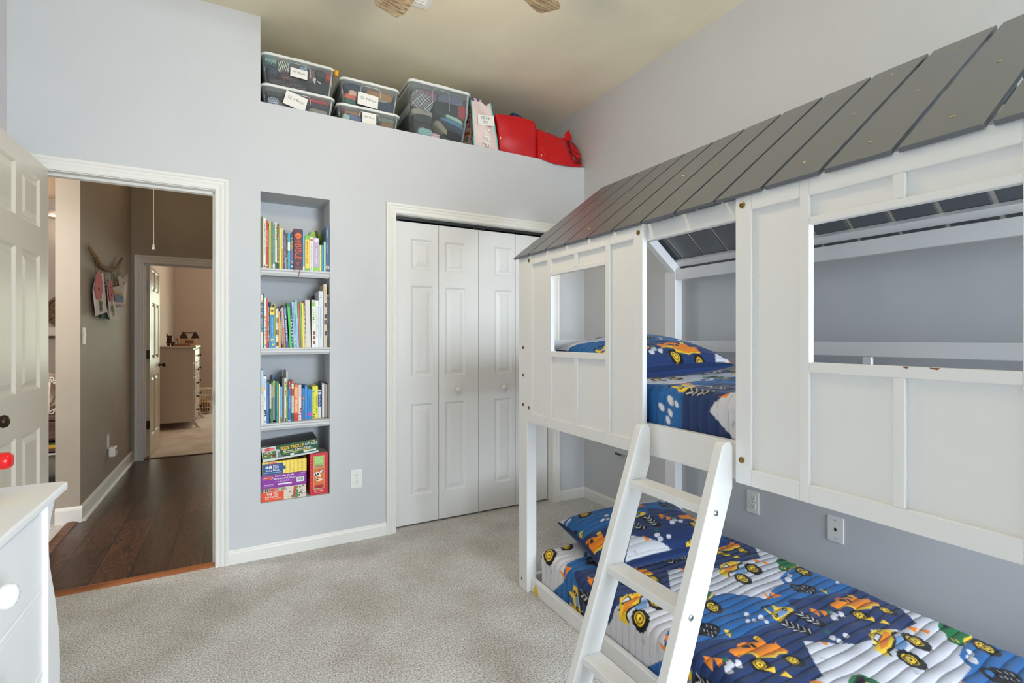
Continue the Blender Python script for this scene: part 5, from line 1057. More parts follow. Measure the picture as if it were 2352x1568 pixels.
def blob(name, c, rad, mat, label, seed, tilt=0., amp=.12, group=None, cat='clothing', flat=.38, n=(26,14)):
    """soft folded cloth: a rounded box with creases"""
    m = MB(); cx_, cy_, cz = c; V = []; nu, nv = n
    for i in range(nv+1):
        ph = math.pi*i/nv
        for j in range(nu):
            th = 2*math.pi*j/nu; e = lambda v, k: math.copysign(abs(v)**k, v)
            x, y, z = e(math.sin(ph),flat)*e(math.cos(th),flat), e(math.sin(ph),flat)*e(math.sin(th),flat), e(math.cos(ph),flat*1.3)
            q = Vector((x*1.9+seed, y*1.9, z*2.6)); d = 1 + amp*noise.noise(q) + amp*.5*noise.noise(q*2.7)
            V.append(Vector((x*rad[0]*d, y*rad[1]*d, z*rad[2]*d)))
    rm = rotm('Y', tilt); F = [(i*nu+j,(i+1)*nu+j,(i+1)*nu+(j+1)%nu,i*nu+(j+1)%nu) for i in range(nv) for j in range(nu)]
    m.add([rm @ v for v in V], F); o = m.build(name, mat, smooth=True); o.location = c
    if label: tag(o, label, cat, group)
    return o
GAR = {'upper clear bin at the left end':[('navy',.159,.208,2.778,2.83,'folded_shirt','blue shirt in the lower left'),('strip',.206,.27,2.794,2.883,'rolled_shirt','black and white striped bundle'),('teal',.134,.206,2.84,2.87,'folded_shirt','dark teal cloth in the top left'),('plaidbr',.211,.326,2.76,2.816,'folded_shirt','brown and red plaid shirt'),('bluestr',.323,.372,2.83,2.866,'rolled_shirt','pale blue striped bundle'),('pinkpl',.374,.416,2.782,2.866,'folded_shirt','pinkish plaid cloth'),('dkgreen',.414,.47,2.823,2.866,'folded_shirt','dark grey-green cloth'),('red',.47,.505,2.81,2.866,'folded_shirt','red cloth at the right'),('black',.378,.497,2.735,2.815,'folded_shirt','black shirt with white print'),('dkpl',.161,.373,2.722,2.765,'folded_trousers','dark plaid trousers along the bottom')],
 'lower clear bin at the left end':[('dkgrey',.145,.254,2.655,2.686,'folded_shirt','dark grey cloth in the top left'),('black',.155,.336,2.632,2.668,'folded_trousers','black trousers roll'),('ging',.155,.218,2.595,2.645,'folded_shirt','blue gingham shirt'),('plaidrb',.198,.274,2.588,2.625,'folded_shirt','red and blue plaid shirt'),('red',.342,.497,2.658,2.686,'folded_shirt','red shirt'),('dkblue',.352,.497,2.635,2.66,'folded_trousers','dark blue trousers'),('grey',.376,.493,2.588,2.638,'folded_shirt','grey sweatshirt')],
 'upper clear bin of the second stack':[('navy',.575,.704,2.785,2.832,'folded_trousers','navy trousers in the top left'),('peach',.607,.668,2.752,2.795,'folded_shirt','peach shirt'),('coral',.579,.656,2.73,2.765,'folded_shirt','coral shirt'),('green',.580,.656,2.70,2.735,'folded_shirt','green shirt'),('tan',.714,.893,2.774,2.832,'folded_trousers','tan trousers'),('grey',.716,.87,2.752,2.79,'folded_shirt','grey shirt'),('navy2',.782,.895,2.70,2.765,'folded_trousers','navy trousers in the lower right')],
 'lower clear bin of the second stack':[('maroon',.557,.583,2.635,2.668,'folded_shirt','maroon cloth in the left corner'),('tan',.581,.695,2.636,2.668,'folded_trousers','tan trousers at the left'),('blue',.593,.699,2.588,2.645,'folded_shirt','greyish blue shirt'),('mint',.570,.622,2.588,2.64,'folded_shirt','mint green shirt'),('maroon2',.702,.778,2.65,2.668,'folded_shirt','maroon shirt in the middle'),('sage',.788,.908,2.635,2.668,'folded_shirt','sage green shirt'),('tan2',.80,.898,2.588,2.638,'folded_trousers','tan trousers at the right')],
 'tall clear bin':[('bplaid',1.010,1.17,2.771,2.905,'folded_shirt','big black and white check shirt'),('grey',1.012,1.167,2.73,2.785,'folded_shirt','light grey folded cloth'),('jean',1.02,1.156,2.69,2.742,'rolled_trousers','dark jeans roll'),('black',1.020,1.167,2.63,2.695,'folded_trousers','black trousers at the left'),('teal',1.054,1.163,2.59,2.655,'folded_shirt','teal plaid shirt'),('multi',1.12,1.217,2.588,2.635,'folded_shirt','pink and blue plaid shirt'),('khaki',1.165,1.312,2.60,2.735,'folded_trousers','khaki trousers running diagonally'),('char',1.17,1.372,2.75,2.86,'folded_shirt','charcoal sweatshirt'),('mint',1.213,1.391,2.745,2.775,'folded_shirt','mint shirt in the folded pile'),('sky',1.213,1.391,2.715,2.745,'folded_shirt','sky blue shirt in the folded pile'),('navy',1.213,1.391,2.68,2.715,'folded_shirt','navy shirt in the folded pile'),('char2',1.235,1.376,2.595,2.68,'folded_shirt','charcoal shirt at the lower right'),('red',1.337,1.405,2.77,2.87,'folded_shirt','dull red cloth at the right'),('redbl',1.044,1.192,2.84,2.918,'folded_shirt','red and blue patterned cloth near the lid'),('blur',1.192,1.40,2.855,2.918,'folded_shirt','faded blue and red print under the lid')]}
sd = 0
for bn, gl in GAR.items():
    for key, x0, x1, z0, z1, nm, ds in gl:
        sd += 3.7; mat = PL.get(key) or M(GC[key], .9, bump=(300,.3,.001)); dy = .05 if key not in ('redbl','blur') else .06
        tl = {'khaki':40,'mint':14,'sky':14,'navy':14 if bn == 'tall clear bin' else 0,'bplaid':18,'plaidbr':10,'tan2':-6,'blue':12 if 'lower' in bn else 0,'coral':8,'char2':16}.get(key, 0) if True else 0
        hz = (z1-z0)/2; hx = (x1-x0)/2
        if key == 'khaki': hx, hz = .085, .022
        yy = 3.245 if key not in ('redbl','blur','grey','black','dkgrey','dkpl','tan','sage') else 3.262
        blob(nm, ((x0+x1)/2, yy, (z0+z1)/2), (hx*.96, dy, hz*.95), mat, f'{ds} inside the {bn}', sd, tilt=tl, group='clothes in the bins')
for q, (x0,x1,z0,z1,c,b) in enumerate(((.16,.49,2.728,2.86,(46,48,58),'upper clear bin at the left end'),(.16,.49,2.59,2.682,(50,52,52),'lower clear bin at the left end'),(.59,.89,2.70,2.828,(60,62,74),'upper clear bin of the second stack'),(.58,.88,2.59,2.665,(80,76,72),'lower clear bin of the second stack'),(1.03,1.39,2.60,2.91,(62,64,70),'tall clear bin'))):
    blob('clothes_pile', ((x0+x1)/2, 3.47, (z0+z1)/2), ((x1-x0)/2*.93, .15, (z1-z0)/2*.9), M(c,.9,var=(14,.5)), f'dark pile of clothes at the back of the {b}', 60+q*5, group='clothes in the bins')
# white print on the black shirt, seen through the upper left bin
pr = MB()
for a in ([(.398,2.792),(.406,2.815),(.417,2.810),(.411,2.778),(.405,2.782),(.409,2.802),(.404,2.789)],[(.424,2.800),(.447,2.789),(.445,2.784),(.424,2.793)]): pr.plate([(x,3.1915,z-.006) for x, z in a], (0,-.0005,0))
pr = pr.build('shirt_print', M((226,224,214), .8)); tag(pr, 'white figure printed on the black shirt inside the upper clear bin at the left end', 'print')
tg = blob('flower_toy', (.530,3.160,2.852), (.011,.010,.016), M((240,170,20), .6), 'small orange-yellow plush tuft hanging between the two bin stacks', 5, cat='toy', amp=.35)
# black straps sticking up behind the tall bin
for pts, lb in (([(1.085,3.50,2.953),(1.10,3.50,2.985),(1.135,3.50,2.985),(1.165,3.50,2.96)], 'dark patterned strap lying on top of the tall clear bin, left of the other'),([(1.30,3.50,2.953),(1.31,3.50,3.005),(1.34,3.50,2.995),(1.375,3.50,3.005),(1.385,3.50,2.96)], 'black strap standing up on top of the tall clear bin, at its right')):
    s = MB(); V = [[(x,3.50+dy,z) for x,_,z in pts] for dy in (-.012,.012)]
    for a in range(len(pts)-1): s.plate([V[0][a],V[0][a+1],V[1][a+1],V[1][a]], (0,0,.003))
    s.plate([(pts[0][0],3.50,2.95),(pts[-1][0],3.50,2.95)] + [(x,3.50,z) for x,_,z in reversed(pts)], (0,.004,0)); tag(s.build('strap', M((34,26,28), .7, var=(60,.6))), lb, 'strap')
# pink tote bag
tb = thing('tote_bag', (1.53,3.27,LEDGE), 'pale pink tote bag with turquoise piping and a card reading SZ 7-8 BOY', 'bag')
def bagface(P, nu, nv, mb, mi=0): mb.grid(P, nu, nv, mi)
m = MB(); top = [(1.432,2.905),(1.48,2.912),(1.520,2.912),(1.548,2.885),(1.583,2.918)]
def ftop(u): 
    x = np.interp(u, np.linspace(0,1,5), [p[0] for p in top]); z = np.interp(u, np.linspace(0,1,5), [p[1] for p in top]); return x, z
def front(u, v, y0=3.150):
    xb = 1.441+u*.19; xt, zt2 = ftop(u); x = xb+(xt-xb)*v; z = LEDGE+.001+(zt2-LEDGE)*v
    return (x, y0 + .012*math.sin(v*7+u*4)*math.sin(math.pi*u) - .012*math.sin(math.pi*v)*math.sin(math.pi*u) + .03*v*v, z)
m.grid(lambda i,j: front(i/16, j/24), 17, 25, 0); m.grid(lambda i,j: (lambda p: (p[0], p[1]+.22, p[2]))(front(i/16, j/24)), 17, 25, 0)
m.build('front_panel', M((228,208,206), .6, bump=(20,.15,.004)), tb, smooth=True)
g = MB(); rr2 = random.Random(5)
for u in (0, 1):
    ins = .035 if u == 0 else -.035
    g.grid(lambda i,j: (lambda p: (p[0]+ins*math.sin(math.pi*i/10), p[1]+.22*i/10, p[2]))(front(u, j/16)), 11, 17, 0)
for q in range(120):
    v = rr2.uniform(.02,.98); a = rr2.uniform(.06,.94); s_ = rr2.uniform(.006,.016); p = front(0, v); x = p[0]+.035*math.sin(math.pi*a)-.0012; y = p[1]+.22*a; dz, dy = s_*rr2.uniform(.6,1.4), s_
    if v > .12 and rr2.random() > (.75 if v < .3 else .5): continue
    k_ = lambda yy: front(0, v)[0]+.035*math.sin(math.pi*min(1,max(0,(yy-p[1])/.22)))-.0015
    g.poly([(k_(y-dy),y-dy,p[2]-dz*.4),(k_(y),y,p[2]-dz),(k_(y+dy),y+dy,p[2]),(k_(y),y,p[2]+dz)], rr2.randint(1,5))
g.build('gusset', [M((232,214,210), .6), M((170,34,50), .6), M((40,36,44), .6), M((226,90,120), .6), M((60,150,140), .6), M((230,120,60), .6)], tb, smooth=False, recalc=False)
PIPE = M((100,206,192), .6)
for u in (0,1): MB().tube([(lambda p: (p[0], p[1]-.002, p[2]))(front(u, j/16)) for j in range(17)], .0042, 6).build('piping', PIPE, tb, smooth=True)
MB().tube([(lambda p: (p[0], p[1]+.22, p[2]))(front(0, j/16)) for j in range(17)], .0042, 6).build('piping', PIPE, tb, smooth=True)
ca = MB().plate([(1.467,3.133,2.725),(1.590,3.128,2.735),(1.588,3.132,2.808),(1.465,3.137,2.797)], (0,.0008,0)); ca.text('SZ 7-8',(1.522,3.1318,2.781),(.99,-.02,.06),(-.06,0,1),.017,.062,1,-.012); ca.text('BOY',(1.524,3.131,2.753),(.99,-.02,.06),(-.06,0,1),.016,.032,1,-.012); ca.build('label_card', [PAPER, M((70,68,70),.7)], tb)
lt = MB()
for s_, zc, h in (('u',2.690,.05),('r',2.640,.05),('F',2.60,.04)): lt.text(s_, (1.535,3.1335,zc), (0,0,-1), (1,0,0), .05, h*.8, 0, .03)
lt.build('print_letters', M((238,234,226), .6), tb)
blob('striped_shirt', (1.49,3.25,2.915), (.048,.05,.028), stripes('pink_stripe',(226,196,200),(80,80,130),60,1), 'pink and navy striped shirt poking out of the pink tote bag', 41, group='clothes in the bins')
# red shopping bags
REDM = M((196,12,22), .42, bump=(9,.25,.01), name='red_bag'); REDG = M((198,8,18), .16, bump=(13,.55,.012), name='glossy_red_bag')
b1 = thing('shopping_bag', (1.79,3.3,LEDGE), 'boxy matte red shopping bag with dark blue cloth showing at the top', 'bag', 'red bags on the ledge')
def box_bag(u, v):   # u round the bag 0..1, v up
    P = [(1.655,3.158),(1.952,3.150),(1.972,3.40),(1.64,3.42)]; k = u*4; a = int(k) % 4; f = k-int(k); x = P[a][0]*(1-f)+P[(a+1)%4][0]*f; y = P[a][1]*(1-f)+P[(a+1)%4][1]*f
    hz = {0: .262+.012*f, 1: .274+.056*f, 2: .33-.02*f, 3: .31-.048*f}[a] + .012*math.sin(f*math.pi)*(a in (0,2))
    q = Vector((x*9, y*9, v*2.2)); w = .012*math.sin(math.pi*v)**.5
    lean = -.022*v
    if a == 0: lean += (-.026*(1-f))*v
    return (x + lean + w*noise.noise(q) + (.008*math.sin(math.pi*v) if a == 1 else 0), y - (.022*math.sin(math.pi*f)*math.sin(math.pi*v) if a == 0 else 0) + w*noise.noise(q+Vector((5,5,5))), LEDGE+.001+hz*v)
m = MB(); NU, NV = 64, 18; vs = [box_bag(i/NU, j/NV) for i in range(NU) for j in range(NV+1)]
m.add(vs, [(i*(NV+1)+j, ((i+1)%NU)*(NV+1)+j, ((i+1)%NU)*(NV+1)+j+1, i*(NV+1)+j+1) for i in range(NU) for j in range(NV)]); m.build('bag_body', REDM, b1, smooth=True)
lt = MB(); lt.text('rs', (1.664,3.1545,2.679),(.93,-.06,.2),(-.15,0,1),.017,.03,0,.03); lt.build('print_letters', M((236,230,228),.5), b1)
blob('folded_shirt', (1.850,3.30,2.888), (.06,.06,.035), M((36,50,92),.9), 'dark blue cloth in the top of the boxy red bag', 77, tilt=14, group='clothes in the bins')
b2 = thing('plastic_bag', (2.17,3.28,LEDGE), 'glossy red plastic bag with a black emblem slumped over the ledge edge', 'bag', 'red bags on the ledge')
def sag(u, v, e=0.):
    """u across 0..1, v from the bottom front up over the top to the back"""
    a = v*math.pi*1.12-.10; hx = [1.955,1.985,2.06,2.15,2.25,2.33,2.378]; x = np.interp(u, np.linspace(0,1,7), hx)
    hgt = np.interp(u, [0,.08,.25,.5,.7,.85,.95,1], [.18,.245,.265,.262,.235,.225,.19,.12]); dep = np.interp(u, [0,.06,.2,.5,.9,1], [.06,.098,.120,.128,.118,.08])
    bot = np.interp(u, [0,.08,.2,.34,.46,.6,.85,1], [LEDGE+.003,LEDGE+.002,2.570,2.559,2.553,2.556,2.570,LEDGE+.003])
    yc = 3.245; s = math.sin(max(0,min(math.pi,a))); c = math.cos(a)
    z = bot + hgt*(.5-.5*math.cos(min(a,math.pi*.5)*2)) if a < math.pi/2 else (LEDGE+.004) + (bot+hgt-LEDGE-.004)*s
    y = yc - dep*math.copysign(abs(c)**.55, c)
    f = 3 if v < .75 else 0; q = Vector((x*7, v*6, 1.5)); d = .018*noise.noise(q) + .013*abs(noise.noise(q*2.3)) + .007*abs(noise.noise(q*5.1)) - .006
    y = max(y - d - e if a < math.pi*.55 else y, 3.112); z += d+e if a > 1. else 0
    return Vector((x, y, max(z, LEDGE+.002) if y > 3.134 else z))
m = MB(); m.grid(lambda i,j: tuple(sag(i/90, j/72)), 91, 73); 
m.build('bag_body', REDG, b2, smooth=True)
ear = MB(); ear.add([(2.245,3.26,2.80),(2.262,3.235,2.850),(2.300,3.225,2.898),(2.335,3.232,2.845),(2.345,3.25,2.79),(2.30,3.29,2.82)], [(0,1,2,5),(2,3,4,5),(1,2,3),(0,1,3,4),(0,4,5)]); ear.build('bag_knot', REDG, b2, bevel=.006, smooth=True)
em = MB()
def onbag(x, z):   # emblem coordinates to bag parameters
    return sag(x, z, .0022)
def arc(cu, cv, ru, rv, a0, a1, w, n=26):
    for q in range(n):
        t0, t1 = R(a0+(a1-a0)*q/n), R(a0+(a1-a0)*(q+1)/n)
        P = [onbag(cu+(ru+s_*w)*math.cos(t), cv+(rv+s_*w)*math.sin(t)) for t, s_ in ((t0,-1),(t1,-1),(t1,1),(t0,1))]
        em.poly([tuple(p) for p in P])
cu, cv = .83, .33
for ru, rv, w, a0, a1 in ((.155,.175,.007,150,395),(.135,.152,.005,140,400),(.118,.134,.003,0,360),(.075,.085,.004,20,330)): arc(cu,cv,ru,rv,a0,a1,w)
for q in range(24): t = R(170+q*7.5); arc(cu+.182*math.cos(t),cv+.205*math.sin(t),.010,.010,0,360*rnd.uniform(.5,1),.0032,7)
for k_ in range(5): arc(cu-.05+k_*.025,cv+.01,.012,.05,-60+k_*8,70,.004,6)
em.build('emblem', M((52,10,12), .4), b2, recalc=False)

# ------------------------------------------------------------------ ceiling fan, vent, electrical plates
fan = thing('ceiling_fan', (.68,1.65,CH), 'ceiling fan with weathered wood blades, blade tips just in frame at the top', 'ceiling fan'); fx, fy = .68, 1.65
MB().lathe([(.065,0),(.07,-.02),(.05,-.05),(.014,-.06)], (fx,fy,CH), 'z', 24).build('canopy', BRONZE, fan, smooth=True)
MB().tube([(fx,fy,CH-.05),(fx,fy,2.86)], .012, 12).build('downrod', BRONZE, fan, smooth=True)
MB().lathe([(.02,.10),(.08,.09),(.105,.06),(.11,0),(.10,-.04),(.06,-.06)], (fx,fy,2.78), 'z', 28).build('motor', BRONZE, fan, smooth=True)
for q in range(5):
    a = 24.5+72*q; rm = rotm('Z', a) @ rotm('X', 10); o = Vector((fx,fy,2.752))
    bl = [(.17,-.055),(.22,-.062),(.60,-.068),(.645,-.052),(.652,-.035),(.648,.05),(.635,.066),(.60,.072),(.22,.062),(.17,.055)]
    MB().plate([o + rm @ Vector((x,y,0)) for x, y in bl], rm @ Vector((0,0,.008))).build('blade', BLADE, fan, bevel=.002)
    MB().plate([o + rm @ Vector(p) for p in ((.08,-.02,.008),(.2,-.035,.008),(.26,0,.008),(.2,.035,.008),(.08,.02,.008))], (0,0,.006)).build('blade_iron', BRONZE, fan)
MB().lathe([(.045,0),(.105,-.01),(.12,-.05),(.10,-.10),(.055,-.13),(.005,-.14)], (fx,fy,2.72), 'z', 28).build('light_bowl', emit_mat('frosted_bowl',(255,240,215),1.2), fan, smooth=True)
vt = thing('ceiling_vent', (.76,2.46,CH), 'white louvred air vent in the ceiling at the top edge of the picture', 'air vent'); m = MB()
for b in ((.60,.92,2.30,2.322),(.60,.92,2.588,2.617),(.60,.628,2.322,2.588),(.892,.92,2.322,2.588)): m.box(b[0],b[1],b[2],b[3],CH-.008,CH-.0005)
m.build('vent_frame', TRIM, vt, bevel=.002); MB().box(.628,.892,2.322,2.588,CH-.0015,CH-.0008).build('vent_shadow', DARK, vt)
for q in range(12): MB().obox((.76,2.335+q*.0215,CH-.006),(.264,.016,.0014),rotm('X',-32)).build('louvre', TRIM, vt)
def plate(name, label, o, ux, nn, kind, w=.070, h=.116, mat=PLASTICW, cat='outlet'):
    """o = plate centre on the wall; ux = horizontal direction; nn = outward normal"""
    o, ux, nn = Vector(o), Vector(ux), Vector(nn); uz = Vector((0,0,1)); r = thing(name, o, label, cat)
    def P(a, b, c): return tuple(o + ux*a + uz*b + nn*c)
    def bx(mb, a0, a1, b0, b1, c0, c1, mi=0): mb.add([P(a,b,c) for a in (a0,a1) for b in (b0,b1) for c in (c0,c1)], [(0,1,3,2),(4,6,7,5),(0,4,5,1),(2,3,7,6),(0,2,6,4),(1,5,7,3)], mi)
    m = MB(); bx(m, -w/2, w/2, -h/2, h/2, .0002, .005); m.build('plate', mat, r, bevel=.002)
    m = MB()
    if kind == 'duplex':
        for b in (.021, -.021):
            m = MB(); m.plate([P(.0165*math.copysign(abs(math.cos(t))**.6,math.cos(t)), b+.0145*math.copysign(abs(math.sin(t))**.8,math.sin(t)), .005) for t in [q*math.pi/10 for q in range(20)]], nn*.002)
            for a in (-.006,.006): bx(m, a-.0008, a+.0008, b+.0005, b+.007, .007, .0073, 1)
            bx(m, -.002, .002, b-.0085, b-.005, .007, .0073, 1); m.build('receptacle', [PLASTICW, DARK], r)
        m = MB(); m.lathe([(.003,0),(.0025,.001)], P(0,0,.005), nn, 10); m.build('screw', STEEL, r)
    elif kind == 'phone':
        bx(m, -.005, .005, -.006, .006, .0048, .0056, 1); bx(m, -.003, .003, -.009, -.006, .0048, .0056, 1); m.build('jack', [PLASTICW, BLACK], r)
        for b in (.042,-.042): m = MB(); m.lathe([(.003,0),(.0025,.001)], P(0,b,.005), nn, 10); m.build('screw', STEEL, r)
    elif kind == 'switch':
        bx(m, -.005, .005, -.012, .012, .005, .0065); bx(m, -.004, .004, 0, .012, .0065, .014); m.build('toggle', PLASTICW, r, bevel=.001)
        for b in (.03,-.03): m = MB(); m.lathe([(.003,0),(.0025,.001)], P(0,b,.005), nn, 10); m.build('screw', STEEL, r)
    return r
plate('wall_outlet', 'white double outlet low on the back wall between the bookshelf niche and the closet', (.6425,YB,.379), (1,0,0), (0,-1,0), 'duplex')
plate('wall_outlet', 'white double outlet on the right wall above the lower bunk, nearest the ladder', (RW,1.678,.377), (0,-1,0), (-1,0,0), 'duplex')
plate('phone_jack', 'white plate with a small black phone socket on the right wall above the quilt', (RW,1.264,.373), (0,-1,0), (-1,0,0), 'phone', cat='phone jack')
plate('light_switch', 'small toggle light switch plate on the hall side wall', (-.928,4.442,1.256), (0,-1,0), (1,0,0), 'switch', .078, .118, M((206,198,182),.4), 'light switch')
plate('wall_outlet', 'outlet low on the hall side wall with a night light plugged in', (-.928,5.175,.395), (0,-1,0), (1,0,0), 'duplex', mat=M((214,208,196),.4))
nl = thing('night_light', (-.928,5.19,.30), 'white plug-in night light in the low hall outlet', 'night light')
MB().box(-.9205,-.875,5.15,5.24,.265,.345).build('housing', M((226,220,206),.35), nl, bevel=.01, seg=3); MB().box(-.876,-.872,5.18,5.225,.315,.335).build('sensor', M((150,140,110),.3), nl, bevel=.002)
wb = thing('wall_box', (RW,2.68,.46), 'white rectangular box with a dark clip on the right wall just under the upper bunk', 'wall box')
MB().box(RW-.03,RW-.0005,2.60,2.765,.428,.52).build('housing', M((200,204,204),.4), wb, bevel=.004); MB().box(RW-.033,RW-.018,2.69,2.74,.414,.4285).build('clip', M((70,76,80),.4), wb, bevel=.002)
# ------------------------------------------------------------------ dresser and toy (left foreground)
dr = thing('dresser', (-.65,1.2,0), 'white dresser with curved front legs and round white knobs, cut off at the left edge', 'dresser')
MB().prism([(x,y) for x,y in rr(-.90,-.405,.60,1.797,.022,4)], 'z', .829, .851).build('top', DRESSW, dr, bevel=.006, seg=3)
MB().box(-.885,-.437,.72,1.665,.06,.829).build('carcass', DRESSW, dr, bevel=.003)
LEG = [(1.665,.829),(1.722,.829),(1.728,.818),(1.712,.80),(1.695,.78),(1.684,.755),(1.678,.725),(1.680,.695),(1.688,.66),(1.705,.62),(1.724,.575),(1.742,.525),(1.757,.475),(1.767,.42),(1.771,.37),(1.770,.31),(1.763,.24),(1.750,.16),(1.738,.08),(1.735,0),(1.69,0),(1.665,.06)]
MB().prism(LEG, 'x', -.452, -.418).build('leg', DRESSW, dr, bevel=.008, seg=3)
MB().prism([(2.39-y,z) for y,z in LEG], 'x', -.452, -.418).build('leg', DRESSW, dr, bevel=.008, seg=3)
for y in (1.70, .69): MB().box(-.885,-.84,y-.03,y+.03,0,.829).build('leg', DRESSW, dr, bevel=.006)
for z0, z1 in ((.620,.806),(.414,.601),(.208,.395)):
    d_ = MB().box(-.452,-.428,.722,1.663,z0,z1).build('drawer', DRESSW, dr, bevel=.003)
    for y in (1.306, 1.02):
        zc = (z0+z1)/2 + .035
        MB().lathe([(.014,0),(.012,.005),(.010,.013),(.0105,.020),(.017,.027),(.0225,.036),(.0235,.045),(.0195,.053),(.010,.0575),(.002,.0585)], (-.428,y,zc), 'x', 24).build('knob', M((245,246,248),.15), d_, smooth=True)
for z in (.6105,.4045,.1985,.818): MB().box(-.440,-.426,.722,1.663,z-.0085,z+.0085).build('rail', DRESSW, dr, bevel=.003)
toy = thing('toy_workbench', (-.582,1.64,.8512), 'blue and yellow plastic toy with a red peg standing on the white dresser', 'toy')
m = MB(); m.prism(rr(1.60,1.685,.8515,.985,.012,3), 'x', -.557, -.519); m.prism(rr(1.60,1.685,.8515,.985,.012,3), 'x', -.722, -.682); m.box(-.682,-.557,1.605,1.68,.87,.89); m.build('body', M((20,110,206),.25), toy, bevel=.004)
MB().prism(rr(1.604,1.681,.872,.976,.012,3), 'x', -.5185, -.510).build('yellow_plate', M((250,222,20),.25), toy, bevel=.002)
MB().lathe([(.021,0),(.0235,.006),(.0235,.008)], (-.5098,1.642,.9475), 'x', 22).build('collar', M((250,222,20),.25), toy)
MB().lathe([(.020,0),(.0205,.008),(.0195,.018),(.015,.024),(.006,.026)], (-.5015,1.642,.9475), 'x', 22).build('peg', M((214,16,24),.2), toy, smooth=True)

# ------------------------------------------------------------------ hallway: pull cord, driftwood hanging with children's drawings
pc = thing('pull_cord', (-.551,4.6,CH), 'thin white pull cord hanging from the hall ceiling', 'cord')
MB().tube([(-.551,4.6,CH-.002),(-.5505,4.6,2.6),(-.552,4.6,2.2),(-.5512,4.6,1.95)], .0038, 6).build('cord', M((222,206,176),.8), pc, smooth=True)
MB().lathe([(.003,.045),(.006,.04),(.009,.012),(.012,.004),(.011,0),(.004,0)], (-.5512,4.6,1.912), 'z', 12).build('cord_knob', M((226,218,204),.4), pc)
HX = -.905
dh = thing('driftwood_hanging', (HX,5.0,1.8), 'curved driftwood branch with strings for drawings on the hall side wall', 'wall hanging')
BR = [(4.457,1.897),(4.541,1.869),(4.646,1.828),(4.776,1.8),(4.935,1.782),(5.129,1.793),(5.267,1.817),(5.414,1.856),(5.598,1.959)]
MB().tube([(HX+.004*(-1)**q,y,z) for q,(y,z) in enumerate(BR)], [.006,.013,.016,.017,.018,.017,.016,.014,.008], 10).build('branch', BRANCH, dh, smooth=True)
def zb_(y): return float(np.interp(y, [b[0] for b in BR], [b[1] for b in BR]))
for y, z in ((4.62,1.715),(4.66,1.73),(4.78,1.725),(4.90,1.69),(5.0,1.685),(5.12,1.68),(5.2,1.70),(5.33,1.715),(5.42,1.80),(5.52,1.79)):
    s = MB().tube([(HX+.004,y,zb_(y)+.012),(HX+.012,y,zb_(y)-.02),(HX+.006,y,z)], .0016, 5); s.build('string', M((96,76,52),.9), dh)
    MB().box(HX+.002,HX+.012,y-.005,y+.005,z-.022,z+.012).build('clip', M((130,98,62),.7), dh)
def drawing(label, pts, x, marks, col=(226,214,206)):
    m = MB(); m.plate([(x+.006*math.sin(y*31+z*17),y,z) for y,z in pts], (-.0006,0,0)); mats = [M(col,.8)]
    def mi(c):
        q = M(c,.85)
        if q not in mats: mats.append(q)
        return mats.index(q)
    for kd, c, d_ in marks:
        e = .0075 + .00012*len(m.f)
        if kd == 'o':
            y, z, a, b = d_; m.poly([(x+e,y+a*math.cos(t*math.pi/7),z+b*math.sin(t*math.pi/7)) for t in range(14)], mi(c))
        else: m.poly([(x+e,y,z) for y,z in d_], mi(c))
    return tag(m.build('child_drawing', mats, recalc=False), label, 'drawing', 'drawings on the driftwood hanging')
PK, GN = (206,120,124), (96,126,84)
fl_ = lambda y, z, s: [('o',PK,(y+s*1.4*math.cos(a),z+s*math.sin(a),s*1.1,s*.72)) for a in (0,1.05,2.1,3.14,4.2,5.25)] + [('o',(120,60,50),(y,z,s*.5,s*.35))]
drawing('tall white sheet with a big pink flower painting, leftmost on the driftwood hanging', [(4.584,1.705),(4.805,1.734),(4.844,1.654),(4.925,1.445),(4.567,1.40),(4.524,1.581)], HX+.012, fl_(4.655,1.655,.045)+fl_(4.64,1.60,.05)+[('p',(150,160,110),[(4.685,1.565),(4.70,1.565),(4.715,1.47),(4.70,1.47)]),('o',GN,(4.71,1.50,.045,.02)),('o',GN,(4.715,1.462,.035,.025))])
drawing('white sheet with a pink flower on a long green stem, middle of the driftwood hanging', [(4.925,1.681),(5.084,1.682),(5.117,1.581),(5.327,1.393),(4.977,1.392),(4.894,1.564)], HX+.022, fl_(4.975,1.64,.035)+fl_(4.99,1.585,.035)+[('p',(150,160,110),[(5.01,1.54),(5.025,1.54),(5.10,1.43),(5.085,1.43)]),('o',(110,130,70),(5.04,1.48,.03,.03)),('o',(120,136,76),(5.09,1.45,.02,.035))])
drawing('drawing of blue water under a yellow sky, right part of the driftwood hanging', [(5.073,1.646),(5.531,1.714),(5.571,1.504),(5.22,1.476)], HX+.016, [('p',(214,196,140),[(5.11,1.635),(5.51,1.65),(5.525,1.62),(5.13,1.607)]),('p',(120,140,170),[(5.14,1.6),(5.53,1.615),(5.55,1.56),(5.19,1.545)]),('o',(70,90,120),(5.44,1.595,.04,.012)),('p',(150,130,150),[(5.25,1.52),(5.4,1.535),(5.41,1.515),(5.27,1.5)]),('o',(206,120,110),(5.48,1.525,.03,.012))])
drawing('house-shaped pale sheet at the right end of the driftwood hanging', [(5.389,1.806),(5.571,1.777),(5.767,1.747),(5.723,1.554),(5.571,1.559),(5.465,1.713)], HX+.006, [('o',(120,110,120),(5.62,1.735,.015,.01))])
drawing('dark green sheet showing below the others on the driftwood hanging', [(4.757,1.46),(4.915,1.47),(5.106,1.391),(4.776,1.395)], HX+.004, [], (46,84,66))
